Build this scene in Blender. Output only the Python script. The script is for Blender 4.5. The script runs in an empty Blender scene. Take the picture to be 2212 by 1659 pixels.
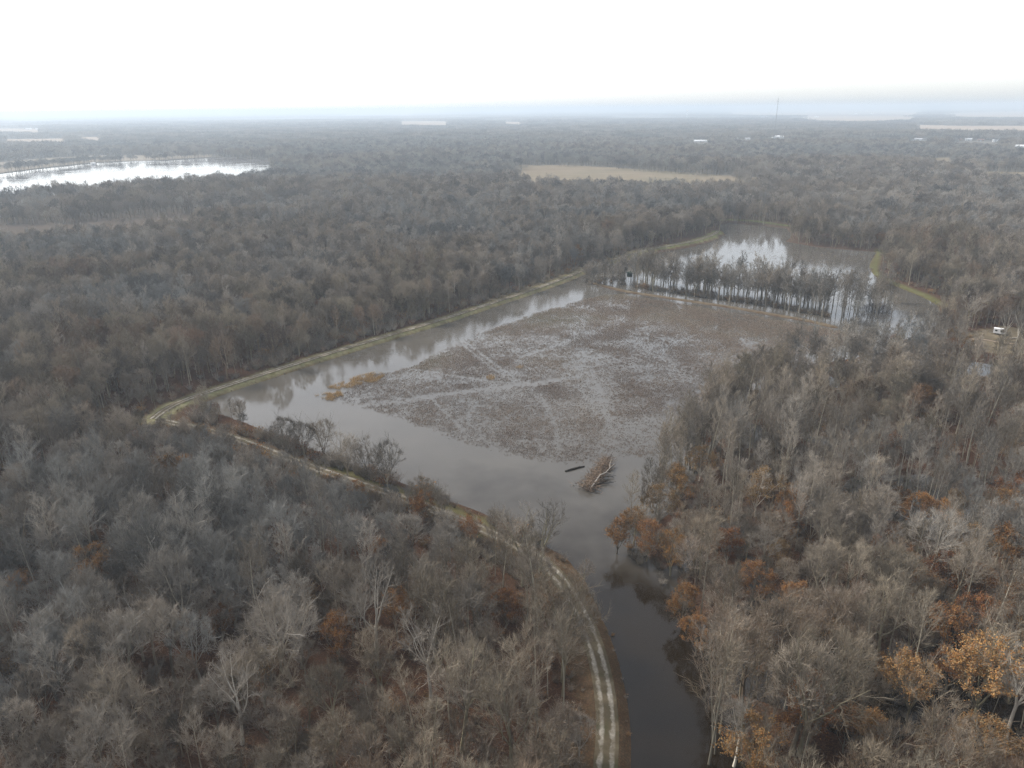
import bpy, bmesh, math, random
import numpy as np
from mathutils import Vector, Matrix

sc = bpy.context.scene
COL = sc.collection
R = math.radians
rng = np.random.default_rng(7)
random.seed(7)

# ------------------------------------------------------------------ camera
CAM = np.array([0.0, 0.0, 100.0])
F = 1562.0; CX, CY = 1106.0, 829.5          # focal length and centre in pixels of the 2212 px wide view
PITCH = math.atan((CY - 236.0) / F)
ROLL = R(0.48)
fw = np.array([0, math.cos(PITCH), -math.sin(PITCH)])
u0 = np.array([0, math.sin(PITCH), math.cos(PITCH)])
r0 = np.array([1.0, 0, 0])
rt = math.cos(ROLL) * r0 - math.sin(ROLL) * u0
up = math.sin(ROLL) * r0 + math.cos(ROLL) * u0
cam_d = bpy.data.cameras.new("camera")
cam_d.sensor_width = 36; cam_d.lens = 18 / (CX / F)
cam_d.clip_start = 1.0; cam_d.clip_end = 200000
cam = bpy.data.objects.new("camera", cam_d)
cam.matrix_world = Matrix(((rt[0], up[0], -fw[0], CAM[0]), (rt[1], up[1], -fw[1], CAM[1]), (rt[2], up[2], -fw[2], CAM[2]), (0, 0, 0, 1)))
COL.objects.link(cam); sc.camera = cam

def at(x, y, z=0.0):
    """Where the line of sight through a point of the photograph meets the level z."""
    d = fw * F + rt * (x - CX) - up * (y - CY)
    t = (z - CAM[2]) / d[2]
    p = CAM + d * t
    return float(p[0]), float(p[1])

def proj(P):
    d = np.asarray(P, float) - CAM
    k = d @ fw
    return CX + F * (d @ rt) / k, CY - F * (d @ up) / k

def ats(pts, z=0.0):
    return np.array([at(x, y, z) for x, y in pts])

# ------------------------------------------------------------------ numeric helpers
def in_poly(P, poly):
    x, y = P[:, 0], P[:, 1]; n = len(poly); out = np.zeros(len(P), bool)
    for i in range(n):
        x1, y1 = poly[i]; x2, y2 = poly[(i + 1) % n]
        if y1 == y2: continue
        c = ((y1 > y) != (y2 > y)) & (x < (x2 - x1) * (y - y1) / (y2 - y1) + x1)
        out ^= c
    return out

def d_line(P, line, closed=False):
    d = np.full(len(P), 1e9); n = len(line)
    for i in range(n if closed else n - 1):
        a = line[i]; b = line[(i + 1) % n]; ab = b - a
        t = np.clip(((P - a) @ ab) / max(ab @ ab, 1e-9), 0, 1)
        q = P - a - t[:, None] * ab
        d = np.minimum(d, np.hypot(q[:, 0], q[:, 1]))
    return d

def smooth(pts, n=6):
    """Catmull-Rom through pts."""
    P = np.asarray(pts, float); out = []
    for i in range(len(P) - 1):
        a = P[max(i - 1, 0)]; b = P[i]; c = P[i + 1]; d = P[min(i + 2, len(P) - 1)]
        for k in range(n):
            t = k / n
            out.append(0.5 * (2 * b + (c - a) * t + (2 * a - 5 * b + 4 * c - d) * t * t + (3 * b - a - 3 * c + d) * t ** 3))
    out.append(P[-1]); return np.array(out)

_tab = np.random.default_rng(3).random((256, 256))
def vnoise(P, s):
    q = P / s; i = np.floor(q).astype(int); f = q - i; f = f * f * (3 - 2 * f)
    a = _tab[i[:, 0] % 256, i[:, 1] % 256]; b = _tab[(i[:, 0] + 1) % 256, i[:, 1] % 256]
    c = _tab[i[:, 0] % 256, (i[:, 1] + 1) % 256]; d = _tab[(i[:, 0] + 1) % 256, (i[:, 1] + 1) % 256]
    return (a * (1 - f[:, 0]) + b * f[:, 0]) * (1 - f[:, 1]) + (c * (1 - f[:, 0]) + d * f[:, 0]) * f[:, 1]
def fbm(P, s, o=3):
    P = np.asarray(P, float); v = 0; a = 1; t = 0
    for k in range(o):
        v = v + a * vnoise(P + 37.7 * k, s / 2 ** k); t += a; a *= 0.5
    return v / t
def sstep(x, a, b):
    t = np.clip((x - a) / (b - a), 0, 1); return t * t * (3 - 2 * t)

# ------------------------------------------------------------------ node helpers
def new_mat(name):
    m = bpy.data.materials.new(name); m.use_nodes = True
    nt = m.node_tree; nt.nodes.clear()
    out = nt.nodes.new("ShaderNodeOutputMaterial")
    return m, nt, out
def N(nt, t, **kw):
    n = nt.nodes.new(t)
    for k, v in kw.items(): setattr(n, k, v)
    return n
def ramp(nt, fac, stops):
    n = N(nt, "ShaderNodeValToRGB"); e = n.color_ramp.elements
    while len(e) < len(stops): e.new(0.5)
    for k, (p, c) in enumerate(stops):
        e[k].position = p; e[k].color = (*c, 1)
    if fac is not None: nt.links.new(fac, n.inputs[0])
    return n.outputs[0]
def noise(nt, scale, detail=4, vec=None, rough=0.6):
    n = N(nt, "ShaderNodeTexNoise"); n.inputs["Scale"].default_value = scale
    n.inputs["Detail"].default_value = detail; n.inputs["Roughness"].default_value = rough
    if vec is not None: nt.links.new(vec, n.inputs["Vector"])
    return n.outputs["Fac"]
def geo_pos(nt):
    return N(nt, "ShaderNodeNewGeometry").outputs["Position"]
def mixc(nt, fac, a, b, mode="MIX"):
    n = N(nt, "ShaderNodeMix", data_type="RGBA", blend_type=mode)
    for s, v in ((n.inputs[0], fac), (n.inputs[6], a), (n.inputs[7], b)):
        if isinstance(v, (int, float)): s.default_value = v
        elif isinstance(v, tuple): s.default_value = (*v, 1)
        else: nt.links.new(v, s)
    return n.outputs[2]
def math_n(nt, op, a, b=None, clamp=False):
    n = N(nt, "ShaderNodeMath", operation=op, use_clamp=clamp)
    for s, v in zip(n.inputs, (a, b)):
        if v is None: continue
        if isinstance(v, (int, float)): s.default_value = v
        else: nt.links.new(v, s)
    return n.outputs[0]
def maprange(nt, v, a, b, c=0.0, d=1.0):
    n = N(nt, "ShaderNodeMapRange"); nt.links.new(v, n.inputs[0])
    for k, x in zip((1, 2, 3, 4), (a, b, c, d)): n.inputs[k].default_value = x
    return n.outputs[0]
def diffuse(nt, out, color, rough=0.9):
    b = N(nt, "ShaderNodeBsdfDiffuse"); b.inputs["Roughness"].default_value = 0.3
    if isinstance(color, tuple): b.inputs[0].default_value = (*color, 1)
    else: nt.links.new(color, b.inputs[0])
    nt.links.new(b.outputs[0], out.inputs[0]); return b

# ------------------------------------------------------------------ materials
def tint_mat(name, stops, var=0.48):
    """Colour from the tree's own tint, a little lighter or darker from tree to tree."""
    m, nt, out = new_mat(name)
    a = N(nt, "ShaderNodeAttribute", attribute_type="INSTANCER", attribute_name="tint")
    v = N(nt, "ShaderNodeAttribute", attribute_type="GEOMETRY", attribute_name="vary")
    t = math_n(nt, "ADD", a.outputs["Fac"], v.outputs["Fac"])
    c = ramp(nt, t, stops)
    rnd = N(nt, "ShaderNodeObjectInfo").outputs["Random"]
    k = maprange(nt, rnd, 0, 1, 1 - var, 1 + var)
    n = N(nt, "ShaderNodeVectorMath", operation="SCALE")
    nt.links.new(c, n.inputs[0]); nt.links.new(k, n.inputs["Scale"])
    diffuse(nt, out, n.outputs[0]); return m

TWIG = tint_mat("twigs", [(0.0, (.195, .190, .174)), (0.22, (.250, .222, .186)), (0.45, (.212, .176, .136)),
                          (0.65, (.222, .192, .142)), (0.82, (.165, .112, .075)), (1.0, (.36, .33, .28))])
BARK = tint_mat("bark", [(0.0, (.20, .19, .165)), (0.22, (.25, .22, .17)), (0.45, (.17, .14, .105)),
                         (0.65, (.25, .225, .15)), (0.82, (.14, .095, .065)), (1.0, (.52, .475, .40))])
LEAF = tint_mat("dry_leaves", [(0.0, (.16, .066, .032)), (0.35, (.235, .110, .040)), (0.7, (.285, .160, .057)), (1.0, (.24, .175, .095))], .3)
POLE = tint_mat("pale_bark", [(0.0, (.24, .225, .185)), (0.5, (.29, .262, .20)), (1.0, (.33, .30, .24))])

def ground_mat():
    m, nt, out = new_mat("forest_floor"); P = geo_pos(nt)
    n1 = noise(nt, .035, 5, P); n2 = noise(nt, .7, 5, P); n3 = noise(nt, .004, 3, P)
    lit = ramp(nt, n1, [(.3, (.040, .022, .015)), (.5, (.062, .030, .018)), (.7, (.060, .042, .028))])
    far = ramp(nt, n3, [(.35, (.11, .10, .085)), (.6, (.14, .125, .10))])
    lit = mixc(nt, n2, lit, (.034, .024, .018))
    lit = mixc(nt, maprange(nt, noise(nt, 3.2, 6, P, .75), .47, .62, 0, .85), lit, (.125, .066, .036))      # fallen leaves, in drifts
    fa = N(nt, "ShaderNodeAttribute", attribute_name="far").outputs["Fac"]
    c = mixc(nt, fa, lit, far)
    ga = N(nt, "ShaderNodeAttribute", attribute_name="grass").outputs["Fac"]
    gc = ramp(nt, noise(nt, .25, 6, P), [(.3, (.115, .12, .055)), (.5, (.19, .175, .095)), (.7, (.25, .22, .135))])
    gf = math_n(nt, "MULTIPLY", ga, maprange(nt, n2, .25, .55, .45, 1.0), True)
    c = mixc(nt, gf, c, gc)
    gr = N(nt, "ShaderNodeAttribute", attribute_name="green").outputs["Fac"]
    c = mixc(nt, gr, c, ramp(nt, noise(nt, .2, 5, P), [(.3, (.085, .098, .034)), (.7, (.14, .145, .06))]))
    su = N(nt, "ShaderNodeAttribute", attribute_name="straw").outputs["Fac"]
    c = mixc(nt, su, c, ramp(nt, noise(nt, .3, 5, P), [(.3, (.12, .098, .065)), (.7, (.21, .175, .115))]))
    b = diffuse(nt, out, c)
    bp = N(nt, "ShaderNodeBump"); bp.inputs["Strength"].default_value = .6; bp.inputs["Distance"].default_value = .25
    nt.links.new(n2, bp.inputs["Height"]); nt.links.new(bp.outputs[0], b.inputs["Normal"])
    return m
GROUND = ground_mat()

def water_mat(name, col_a, col_b, rough, bump):
    m, nt, out = new_mat(name); P = geo_pos(nt)
    b = N(nt, "ShaderNodeBsdfPrincipled")
    c = ramp(nt, noise(nt, .012, 4, P), [(.38, col_a), (.62, col_b)])
    sx = N(nt, "ShaderNodeSeparateXYZ"); nt.links.new(P, sx.inputs[0])
    silt_and_refl = maprange(nt, math_n(nt, "ADD", sx.outputs[1], maprange(nt, noise(nt, .03, 4, P), .2, .8, -45, 45)), 125, 185, 0, 1)   # the channel runs less silty; its dark reflections are painted in too
    nt.links.new(mixc(nt, silt_and_refl, (.013, .0085, .004), c), b.inputs["Base Color"])
    b.inputs["IOR"].default_value = 1.333
    nt.links.new(maprange(nt, noise(nt, .02, 3, P), .4, .65, rough * .5, rough * 1.5), b.inputs["Roughness"])
    bp = N(nt, "ShaderNodeBump"); bp.inputs["Strength"].default_value = bump; bp.inputs["Distance"].default_value = .1
    nt.links.new(noise(nt, .8, 4, P), bp.inputs["Height"]); nt.links.new(bp.outputs[0], b.inputs["Normal"])
    nt.links.new(b.outputs[0], out.inputs[0]); return m
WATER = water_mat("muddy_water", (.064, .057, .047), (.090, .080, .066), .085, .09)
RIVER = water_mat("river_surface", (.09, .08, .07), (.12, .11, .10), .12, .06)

def noisy(name, stops, scale, detail=5):
    m, nt, out = new_mat(name); P = geo_pos(nt)
    diffuse(nt, out, ramp(nt, noise(nt, scale, detail, P), stops)); return m
def field_mat():
    m, nt, out = new_mat("stubble_field"); P = geo_pos(nt)
    mp = N(nt, "ShaderNodeMapping"); mp.inputs["Rotation"].default_value = (0, 0, .3); mp.inputs["Scale"].default_value = (.006, .06, .01); nt.links.new(P, mp.inputs[0])
    a = noise(nt, 1.0, 4, mp.outputs[0]); b = noise(nt, .006, 5, P)
    c = mixc(nt, .5, ramp(nt, a, [(.3, (.13, .11, .075)), (.7, (.225, .185, .13))]), ramp(nt, b, [(.35, (.13, .115, .075)), (.5, (.215, .175, .12)), (.7, (.19, .14, .095))]))
    diffuse(nt, out, c); return m
FIELD = field_mat()
PALE_FIELD = noisy("pale_field", [(.3, (.28, .215, .155)), (.7, (.37, .29, .215))], .003)
MUD = noisy("mud_flat", [(.3, (.20, .17, .13)), (.7, (.28, .24, .19))], .01)
SEDGE = tint_mat("marsh_stems", [(0.0, (.205, .155, .122)), (.4, (.28, .215, .165)), (.75, (.335, .265, .20)), (1.0, (.26, .23, .16))], .25)
STRAW = noisy("straw", [(.3, (.36, .22, .085)), (.7, (.52, .37, .18))], 1.3)
DRIFT = noisy("driftwood", [(.3, (.11, .080, .057)), (.7, (.27, .20, .145))], 1.6)
BLEACHED = noisy("bleached_wood", [(.3, (.30, .27, .23)), (.7, (.44, .40, .35))], 1.5)
WETLOG = noisy("wet_log", [(.3, (.018, .016, .014)), (.7, (.045, .038, .03))], 1.5)
GREENP = noisy("green_boards", [(.3, (.018, .03, .024)), (.7, (.03, .045, .036))], 2)
DARK = noisy("dark_opening", [(.3, (.008, .008, .008)), (.7, (.015, .015, .015))], 3)
TIMBER = noisy("weathered_timber", [(.3, (.07, .055, .04)), (.7, (.13, .10, .075))], 2)
WHITE = noisy("white_metal", [(.3, (.72, .71, .69)), (.7, (.80, .80, .79))], .6)
GREYROOF = noisy("grey_roof", [(.3, (.42, .42, .43)), (.7, (.55, .55, .56))], .5)
REDROOF = noisy("brown_roof", [(.3, (.16, .10, .08)), (.7, (.24, .16, .13))], .5)
STEEL = noisy("galvanised_steel", [(.3, (.20, .20, .21)), (.7, (.28, .28, .29))], .5)
RUBBER = noisy("tyre_rubber", [(.3, (.02, .02, .02)), (.7, (.03, .03, .03))], 3)

def track_mat():
    m, nt, out = new_mat("two_rut_track"); P = geo_pos(nt)
    uv = N(nt, "ShaderNodeUVMap").outputs[0]
    sx = N(nt, "ShaderNodeSeparateXYZ"); nt.links.new(uv, sx.inputs[0])
    wob = maprange(nt, noise(nt, .5, 4, P), .2, .8, -.16, .16)
    u = math_n(nt, "ABSOLUTE", math_n(nt, "ADD", math_n(nt, "SUBTRACT", sx.outputs[0], .5), math_n(nt, "MULTIPLY", wob, .35)))
    rut = math_n(nt, "ABSOLUTE", math_n(nt, "SUBTRACT", u, .24))
    rut = maprange(nt, math_n(nt, "ADD", rut, math_n(nt, "MULTIPLY", wob, .6)), .05, .13, 1, 0)
    patch = maprange(nt, noise(nt, .22, 6, P, .75), .38, .60, .12, 1)
    rut = math_n(nt, "MULTIPLY", rut, patch)
    gr = ramp(nt, noise(nt, 1.2, 6, P), [(.3, (.22, .20, .165)), (.7, (.40, .365, .31))])
    g = ramp(nt, noise(nt, .35, 5, P), [(.3, (.07, .066, .036)), (.5, (.10, .080, .052)), (.7, (.145, .12, .078))])
    diffuse(nt, out, mixc(nt, rut, g, gr)); return m
TRACK = track_mat()

# ------------------------------------------------------------------ mesh helpers
class MB:
    def __init__(s): s.v = []; s.f = []; s.n = 0
    def add(s, V, Fc):
        V = np.asarray(V, float).reshape(-1, 3)
        s.v.append(V); s.f += [tuple(int(i) + s.n for i in f) for f in Fc]; s.n += len(V)
    def tube(s, pts, rad, k=6, cap=True):
        pts = np.asarray(pts, float); n = len(pts)
        T = np.gradient(pts, axis=0); T /= np.linalg.norm(T, axis=1)[:, None] + 1e-9
        a = np.array([0, 0, 1.0]) if abs(T[0, 2]) < .9 else np.array([1.0, 0, 0])
        V = []
        for i in range(n):
            e1 = np.cross(T[i], a); e1 /= np.linalg.norm(e1) + 1e-9; e2 = np.cross(T[i], e1)
            ang = np.arange(k) * 2 * math.pi / k
            V.append(pts[i] + rad[i] * (np.cos(ang)[:, None] * e1 + np.sin(ang)[:, None] * e2))
        Fc = [(i * k + j, i * k + (j + 1) % k, (i + 1) * k + (j + 1) % k, (i + 1) * k + j) for i in range(n - 1) for j in range(k)]
        if cap: Fc += [tuple(range(k))[::-1], tuple((n - 1) * k + j for j in range(k))]
        s.add(np.concatenate(V), Fc)
    def spikes(s, B, D, L, W, r):
        """thin blades: base B, unit direction D, length L, width W"""
        B = np.asarray(B, float); n = len(B)
        if n == 0: return
        q = r.normal(size=(n, 3)); p = np.cross(D, q); p /= np.linalg.norm(p, axis=1)[:, None] + 1e-9
        bend = np.cross(D, p)
        m = B + D * (L * .55)[:, None] + bend * (L * r.normal(0, .06, n))[:, None]
        t = B + D * L[:, None] + bend * (L * r.normal(0, .12, n))[:, None] + np.array([0, 0, 1.]) * (L * .08)[:, None]
        w = (W / 2)[:, None] * p
        V = np.stack([B - w, B + w, m + w * .7, m - w * .7, t], 1).reshape(-1, 3)
        base = np.arange(n) * 5
        Fc = np.concatenate([np.stack([base, base + 1, base + 2, base + 3], 1).tolist(),]).tolist()
        Fc += np.stack([base + 3, base + 2, base + 4], 1).tolist()
        s.add(V, Fc)
    def box(s, c, d, rz=0.0, taper=1.0):
        c = np.asarray(c, float); x, y, z = [h / 2 for h in d]
        V = np.array([(-x, -y, -z), (x, -y, -z), (x, y, -z), (-x, y, -z), (-x * taper, -y * taper, z), (x * taper, -y * taper, z), (x * taper, y * taper, z), (-x * taper, y * taper, z)])
        ca, sa = math.cos(rz), math.sin(rz)
        V = V @ np.array([[ca, sa, 0], [-sa, ca, 0], [0, 0, 1]]) + c
        s.add(V, [(0, 3, 2, 1), (4, 5, 6, 7), (0, 1, 5, 4), (1, 2, 6, 5), (2, 3, 7, 6), (3, 0, 4, 7)])
    def mesh(s, name, mats, fm=None):
        me = bpy.data.meshes.new(name)
        me.from_pydata(np.concatenate(s.v).tolist() if s.v else [], [], s.f)
        for m in (mats if isinstance(mats, (list, tuple)) else [mats]): me.materials.append(m)
        if fm is not None: me.polygons.foreach_set("material_index", fm)
        me.update(); return me
    def obj(s, name, mat, parent=None):
        o = bpy.data.objects.new(name, s.mesh(name, mat)); COL.objects.link(o)
        if parent is not None: o.parent = parent
        return o

def tag(o, label=None, cat=None, group=None, kind=None):
    if label: o["label"] = label
    if cat: o["category"] = cat
    if group: o["group"] = group
    if kind: o["kind"] = kind
    return o
def empty(name, loc=(0, 0, 0), rz=0.0, s=1.0):
    o = bpy.data.objects.new(name, None); o.location = loc; o.rotation_euler = (0, 0, rz); o.scale = (s, s, s)
    o.empty_display_size = 1; COL.objects.link(o); return o
def sheet(name, poly, z, mat, kind="structure"):
    bm = bmesh.new(); vs = [bm.verts.new((p[0], p[1], z)) for p in poly]; f = bm.faces.new(vs)
    if f.normal.z < 0: f.normal_flip()
    bmesh.ops.triangulate(bm, faces=bm.faces[:])
    me = bpy.data.meshes.new(name); bm.to_mesh(me); bm.free(); me.materials.append(mat)
    o = bpy.data.objects.new(name, me); COL.objects.link(o); tag(o, kind=kind); return o

# ------------------------------------------------------------------ the layout of the place, in metres
WATER_PX = [(432, 874), (500, 843), (620, 806), (740, 766), (850, 730), (950, 697), (1050, 664), (1150, 634), (1230, 607), (1268, 589),
            (1330, 572), (1390, 552), (1450, 541), (1500, 532), (1540, 520), (1566, 508), (1556, 496), (1548, 486), (1580, 482), (1640, 487), (1700, 493),
            (1712, 508), (1700, 522), (1760, 533), (1850, 541), (1905, 545), (1888, 562), (1885, 582), (1905, 603), (1950, 622), (2000, 640), (2030, 660),
            (2035, 690), (2010, 725), (1940, 755), (1860, 772), (1780, 785), (1700, 800), (1612, 845), (1548, 905), (1482, 985), (1432, 1050), (1382, 1110), (1337, 1166),
            (1312, 1200), (1345, 1222), (1395, 1245), (1425, 1290), (1450, 1340), (1478, 1400), (1492, 1450), (1512, 1540), (1524, 1659), (1535, 1800), (1540, 2200),
            (1352, 2200), (1352, 1800), (1352, 1659), (1347, 1560), (1336, 1470), (1316, 1380), (1285, 1305), (1255, 1250), (1215, 1205), (1150, 1163), (1090, 1134), (1000, 1096), (900, 1058), (800, 1020),
            (700, 982), (610, 948), (530, 916), (465, 893)]
WATER_P = ats(WATER_PX)
LEVEE_FAR = smooth(ats([(330, 905), (362, 882), (410, 860), (520, 823), (640, 785), (760, 748), (860, 718), (960, 688), (1060, 655), (1160, 622), (1225, 598), (1262, 583), (1330, 560), (1390, 541), (1450, 530), (1500, 520), (1535, 509), (1552, 499)], 1.3))
LEVEE_NEAR = smooth(ats([(330, 905), (380, 915), (470, 935), (560, 966), (650, 1000), (740, 1032), (830, 1062), (930, 1098), (1010, 1130), (1090, 1165), (1160, 1204), (1205, 1246), (1240, 1296), (1267, 1350), (1288, 1410), (1302, 1470), (1310, 1530), (1312, 1590), (1308, 1659), (1302, 1760), (1295, 1900), (1290, 2200)], 1.2))
LEVEE_CROSS = smooth(ats([(1285, 612), (1345, 628), (1420, 640), (1500, 652), (1580, 664), (1660, 678), (1740, 692), (1800, 706)]))
BANK_RIGHT = smooth(ats([(1905, 541), (1893, 560), (1888, 580), (1908, 603), (1953, 622), (2003, 642), (2035, 660)]))
BANK_BACK = smooth(ats([(1550, 477), (1600, 477), (1650, 482), (1700, 489)]))
POOLS = [ats([(800, 1108), (850, 1105), (885, 1122), (860, 1134), (810, 1124)])]

RIGHT_WOOD = ats([(1320, 1180), (1600, 840), (1900, 765), (2212, 790), (2600, 1000), (2600, 1900), (1520, 1900), (1500, 1640), (1485, 1540), (1465, 1450), (1440, 1390), (1400, 1300), (1370, 1240), (1300, 1215)])
def ground_z(P):
    P = np.asarray(P, float); r = np.hypot(P[:, 0], P[:, 1])
    z = .75 + .5 * (fbm(P, 45, 3) - .5) + .35 * (fbm(P, 7, 2) - .5)
    z = np.where(r > 900, .6, z)
    near = np.where(r < 900)[0]; Q = P[near]
    ins = in_poly(Q, WATER_P); d = d_line(Q, WATER_P, True) + 1.6 * (fbm(Q, 6, 3) - .5)
    zz = z[near]
    # the wood right of the channel stands partly in flood water
    right = in_poly(Q, RIGHT_WOOD)
    zz = np.where(right, zz - .55 * sstep(fbm(Q, 38, 2), .42, .62) - .25, zz)
    sd = np.where(ins, -d, d)
    zz = np.where(ins, np.maximum(-1.2, np.where(right, -.25, .10) - .22 * d), np.minimum(zz, np.where(right, -.22 + .035 * d, .10 + .18 * d)))
    for pl in POOLS: zz = np.where(in_poly(Q, pl), -.3, zz)
    for line, top, hw, sl in ((LEVEE_FAR, 1.3, 1.9, .6), (LEVEE_NEAR, 1.2, 2.0, .6), (LEVEE_CROSS, .5, 1.0, .35), (BANK_RIGHT, .6, .9, .35), (BANK_BACK, .6, .9, .3)):
        dl = d_line(Q, line)
        zz = np.maximum(zz, top - np.maximum(dl - hw, 0) * sl)
    z[near] = zz
    return z

def build_ground():
    rr = [12.0]
    while rr[-1] < 70000:
        r = rr[-1]; rr.append(r + (max(.9, r * .0055) if r < 950 else r * .03))
    rr = np.array(rr); th = np.radians(np.linspace(-72, 72, 420))
    RR, TH = np.meshgrid(rr, th, indexing="ij")
    P = np.stack([RR * np.sin(TH), RR * np.cos(TH)], -1).reshape(-1, 2)
    z = ground_z(P); V = np.concatenate([P, z[:, None]], 1)
    n, k = len(rr), len(th)
    i = np.arange(n - 1)[:, None] * k + np.arange(k - 1)[None]
    Fq = np.stack([i, i + k, i + k + 1, i + 1], -1).reshape(-1, 4)
    Fq = Fq[:, ::-1]
    me = bpy.data.meshes.new("ground")
    me.vertices.add(len(V)); me.vertices.foreach_set("co", V.ravel())
    me.loops.add(Fq.size); me.loops.foreach_set("vertex_index", Fq.ravel().astype(np.int32))
    me.polygons.add(len(Fq)); me.polygons.foreach_set("loop_start", np.arange(len(Fq), dtype=np.int32) * 4)
    me.update(calc_edges=True); me.validate()
    me.polygons.foreach_set("use_smooth", np.ones(len(Fq), bool))
    r = np.hypot(P[:, 0], P[:, 1])
    near = r < 900; Q = P[near]
    def attr(name, val):
        a = me.attributes.new(name, "FLOAT", "POINT"); full = np.zeros(len(P)); full[near] = val
        a.data.foreach_set("value", full.astype(np.float32))
    dF, dN, dC = d_line(Q, LEVEE_FAR), d_line(Q, LEVEE_NEAR), d_line(Q, LEVEE_CROSS)
    rag = 3 * (fbm(Q, 5, 3) - .5)
    attr("grass", np.maximum.reduce([sstep(dF + .7 * rag, 5.5, 3), .14 * sstep(dN + rag, 8, 4.5)]))
    attr("green", np.maximum.reduce([.65 * sstep(d_line(Q, BANK_RIGHT) + .6 * rag, 3.4, 1.6), sstep(d_line(Q, BANK_BACK) + rag, 5, 3), sstep(d_line(Q, LEVEE_FAR[-26:]) + rag, 5.5, 3),
                                     .10 * sstep(dF + rag, 5, 3), .45 * sstep(d_line(Q, LEVEE_NEAR[26:50]) + rag, 7, 4)]))
    yard = np.array([at(2060, 728), at(2160, 708), at(2280, 716), at(2280, 775), at(2160, 768), at(2090, 758)])
    attr("straw", np.maximum(.85 * in_poly(Q, yard), np.maximum(.6 * sstep(dC + rag, 3.0, 1.2), .8 * sstep(d_line(Q, LEVEE_FAR[50:78]) + rag, 16, 8) * (dF > 4))))
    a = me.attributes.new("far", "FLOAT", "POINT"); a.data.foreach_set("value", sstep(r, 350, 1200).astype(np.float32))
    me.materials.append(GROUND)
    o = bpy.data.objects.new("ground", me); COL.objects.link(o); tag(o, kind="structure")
build_ground()

# flood water: one level sheet, the ground dips below it
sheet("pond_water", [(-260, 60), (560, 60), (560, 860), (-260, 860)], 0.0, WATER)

def track(name, line, w, z):
    n = len(line); T = np.gradient(line, axis=0); T /= np.linalg.norm(T, axis=1)[:, None]
    nx = np.stack([T[:, 1], -T[:, 0]], 1)
    L = np.concatenate([[0], np.cumsum(np.linalg.norm(np.diff(line, axis=0), axis=1))])
    U = np.linspace(-.5, .5, 7); V = []; UV = []
    for i in range(n):
        for u in U:
            V.append((*(line[i] + nx[i] * u * w), z + .05 - .12 * abs(u))); UV.append((u + .5, L[i]))
    k = len(U)
    Fc = [(i * k + j, i * k + j + 1, (i + 1) * k + j + 1, (i + 1) * k + j) for i in range(n - 1) for j in range(k - 1)]
    me = bpy.data.meshes.new(name); me.from_pydata(V, [], Fc); me.materials.append(TRACK)
    uvl = me.uv_layers.new(name="UVMap"); li = np.zeros(len(me.loops), np.int32); me.loops.foreach_get("vertex_index", li)
    uvl.data.foreach_set("uv", np.array(UV)[li].ravel())
    me.update(); o = bpy.data.objects.new(name, me); COL.objects.link(o); tag(o, kind="structure")
def dense(line, step=1.5):
    L = np.concatenate([[0], np.cumsum(np.linalg.norm(np.diff(line, axis=0), axis=1))])
    s = np.arange(0, L[-1], step); return np.stack([np.interp(s, L, line[:, 0]), np.interp(s, L, line[:, 1])], 1)
track("dirt_track", dense(LEVEE_NEAR), 3.9, 1.23)
track("levee_road", dense(LEVEE_FAR), 3.6, 1.33)

# fields and the river, far off.  Far edge on the ground, near edge where trees start to hide it
CLEAR = []
def field(name, far_px, near_px, mat, z=.75, h=16, clear=True):
    poly = [at(*p, z) for p in far_px] + [at(*p, h) for p in near_px[::-1]]
    sheet(name, poly, z, mat); CLEAR.append(np.array(poly)); return poly
field("field", [(1085, 362), (1130, 356), (1220, 356), (1330, 362), (1450, 370), (1560, 378), (1645, 384)], [(1075, 374), (1105, 388), (1200, 388), (1400, 388), (1520, 392), (1650, 392)], FIELD)
field("river", [(-200, 384), (0, 376), (80, 366), (210, 352), (330, 349), (460, 341), (590, 345)], [(-200, 420), (0, 399), (90, 389), (220, 381), (330, 371), (410, 364), (520, 359), (592, 350)], RIVER, .72, 25)
field("mud_flat", [(-200, 352), (0, 350), (90, 342), (200, 336), (330, 335), (458, 332)], [(-200, 380), (0, 373), (80, 363), (210, 349), (330, 346), (458, 338)], MUD, .74, 1)
field("backwater", [(252, 350.5), (300, 347), (345, 347.5)], [(258, 353.5), (300, 352), (350, 349.5)], RIVER, .9, 1)
for far, near in (([(1569, 237.5), (1640, 238), (1780, 239), (2000, 239)], [(1569, 246), (1640, 248), (1780, 246), (2000, 245)]),
                  ([(1735, 249), (1860, 248), (1975, 248)], [(1735, 257), (1860, 260), (1975, 257)]),
                  ([(2040, 245), (2150, 241), (2400, 238)], [(2040, 249), (2150, 252), (2400, 249)]),
                  ([(1977, 270), (2080, 272), (2400, 272)], [(1977, 276), (2080, 279), (2400, 279)]),
                  ([(862, 262), (970, 262)], [(862, 268), (970, 268)]),
                  ([(1085, 263), (1130, 264)], [(1085, 267), (1130, 267)]),
                  ([(172, 296), (225, 296)], [(172, 299), (225, 299)]),
                  ([(0, 301), (150, 299)], [(0, 304), (150, 302)]),
                  ([(-50, 277), (90, 278)], [(-50, 283), (90, 283)]),
                  ([(740, 246), (900, 246)], [(740, 249), (900, 249)])):
    field("field", far, near, PALE_FIELD, 1.0, 22)
field("field", [(2012, 341), (2060, 340)], [(2005, 350), (2062, 349)], FIELD)
field("field", [(2120, 370), (2330, 374)], [(2120, 378), (2330, 384)], FIELD)
CLEAR.append(ats([(1230, 1240), (1330, 1175), (1390, 1110), (1450, 1010), (1330, 985), (1190, 1100)]))
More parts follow.
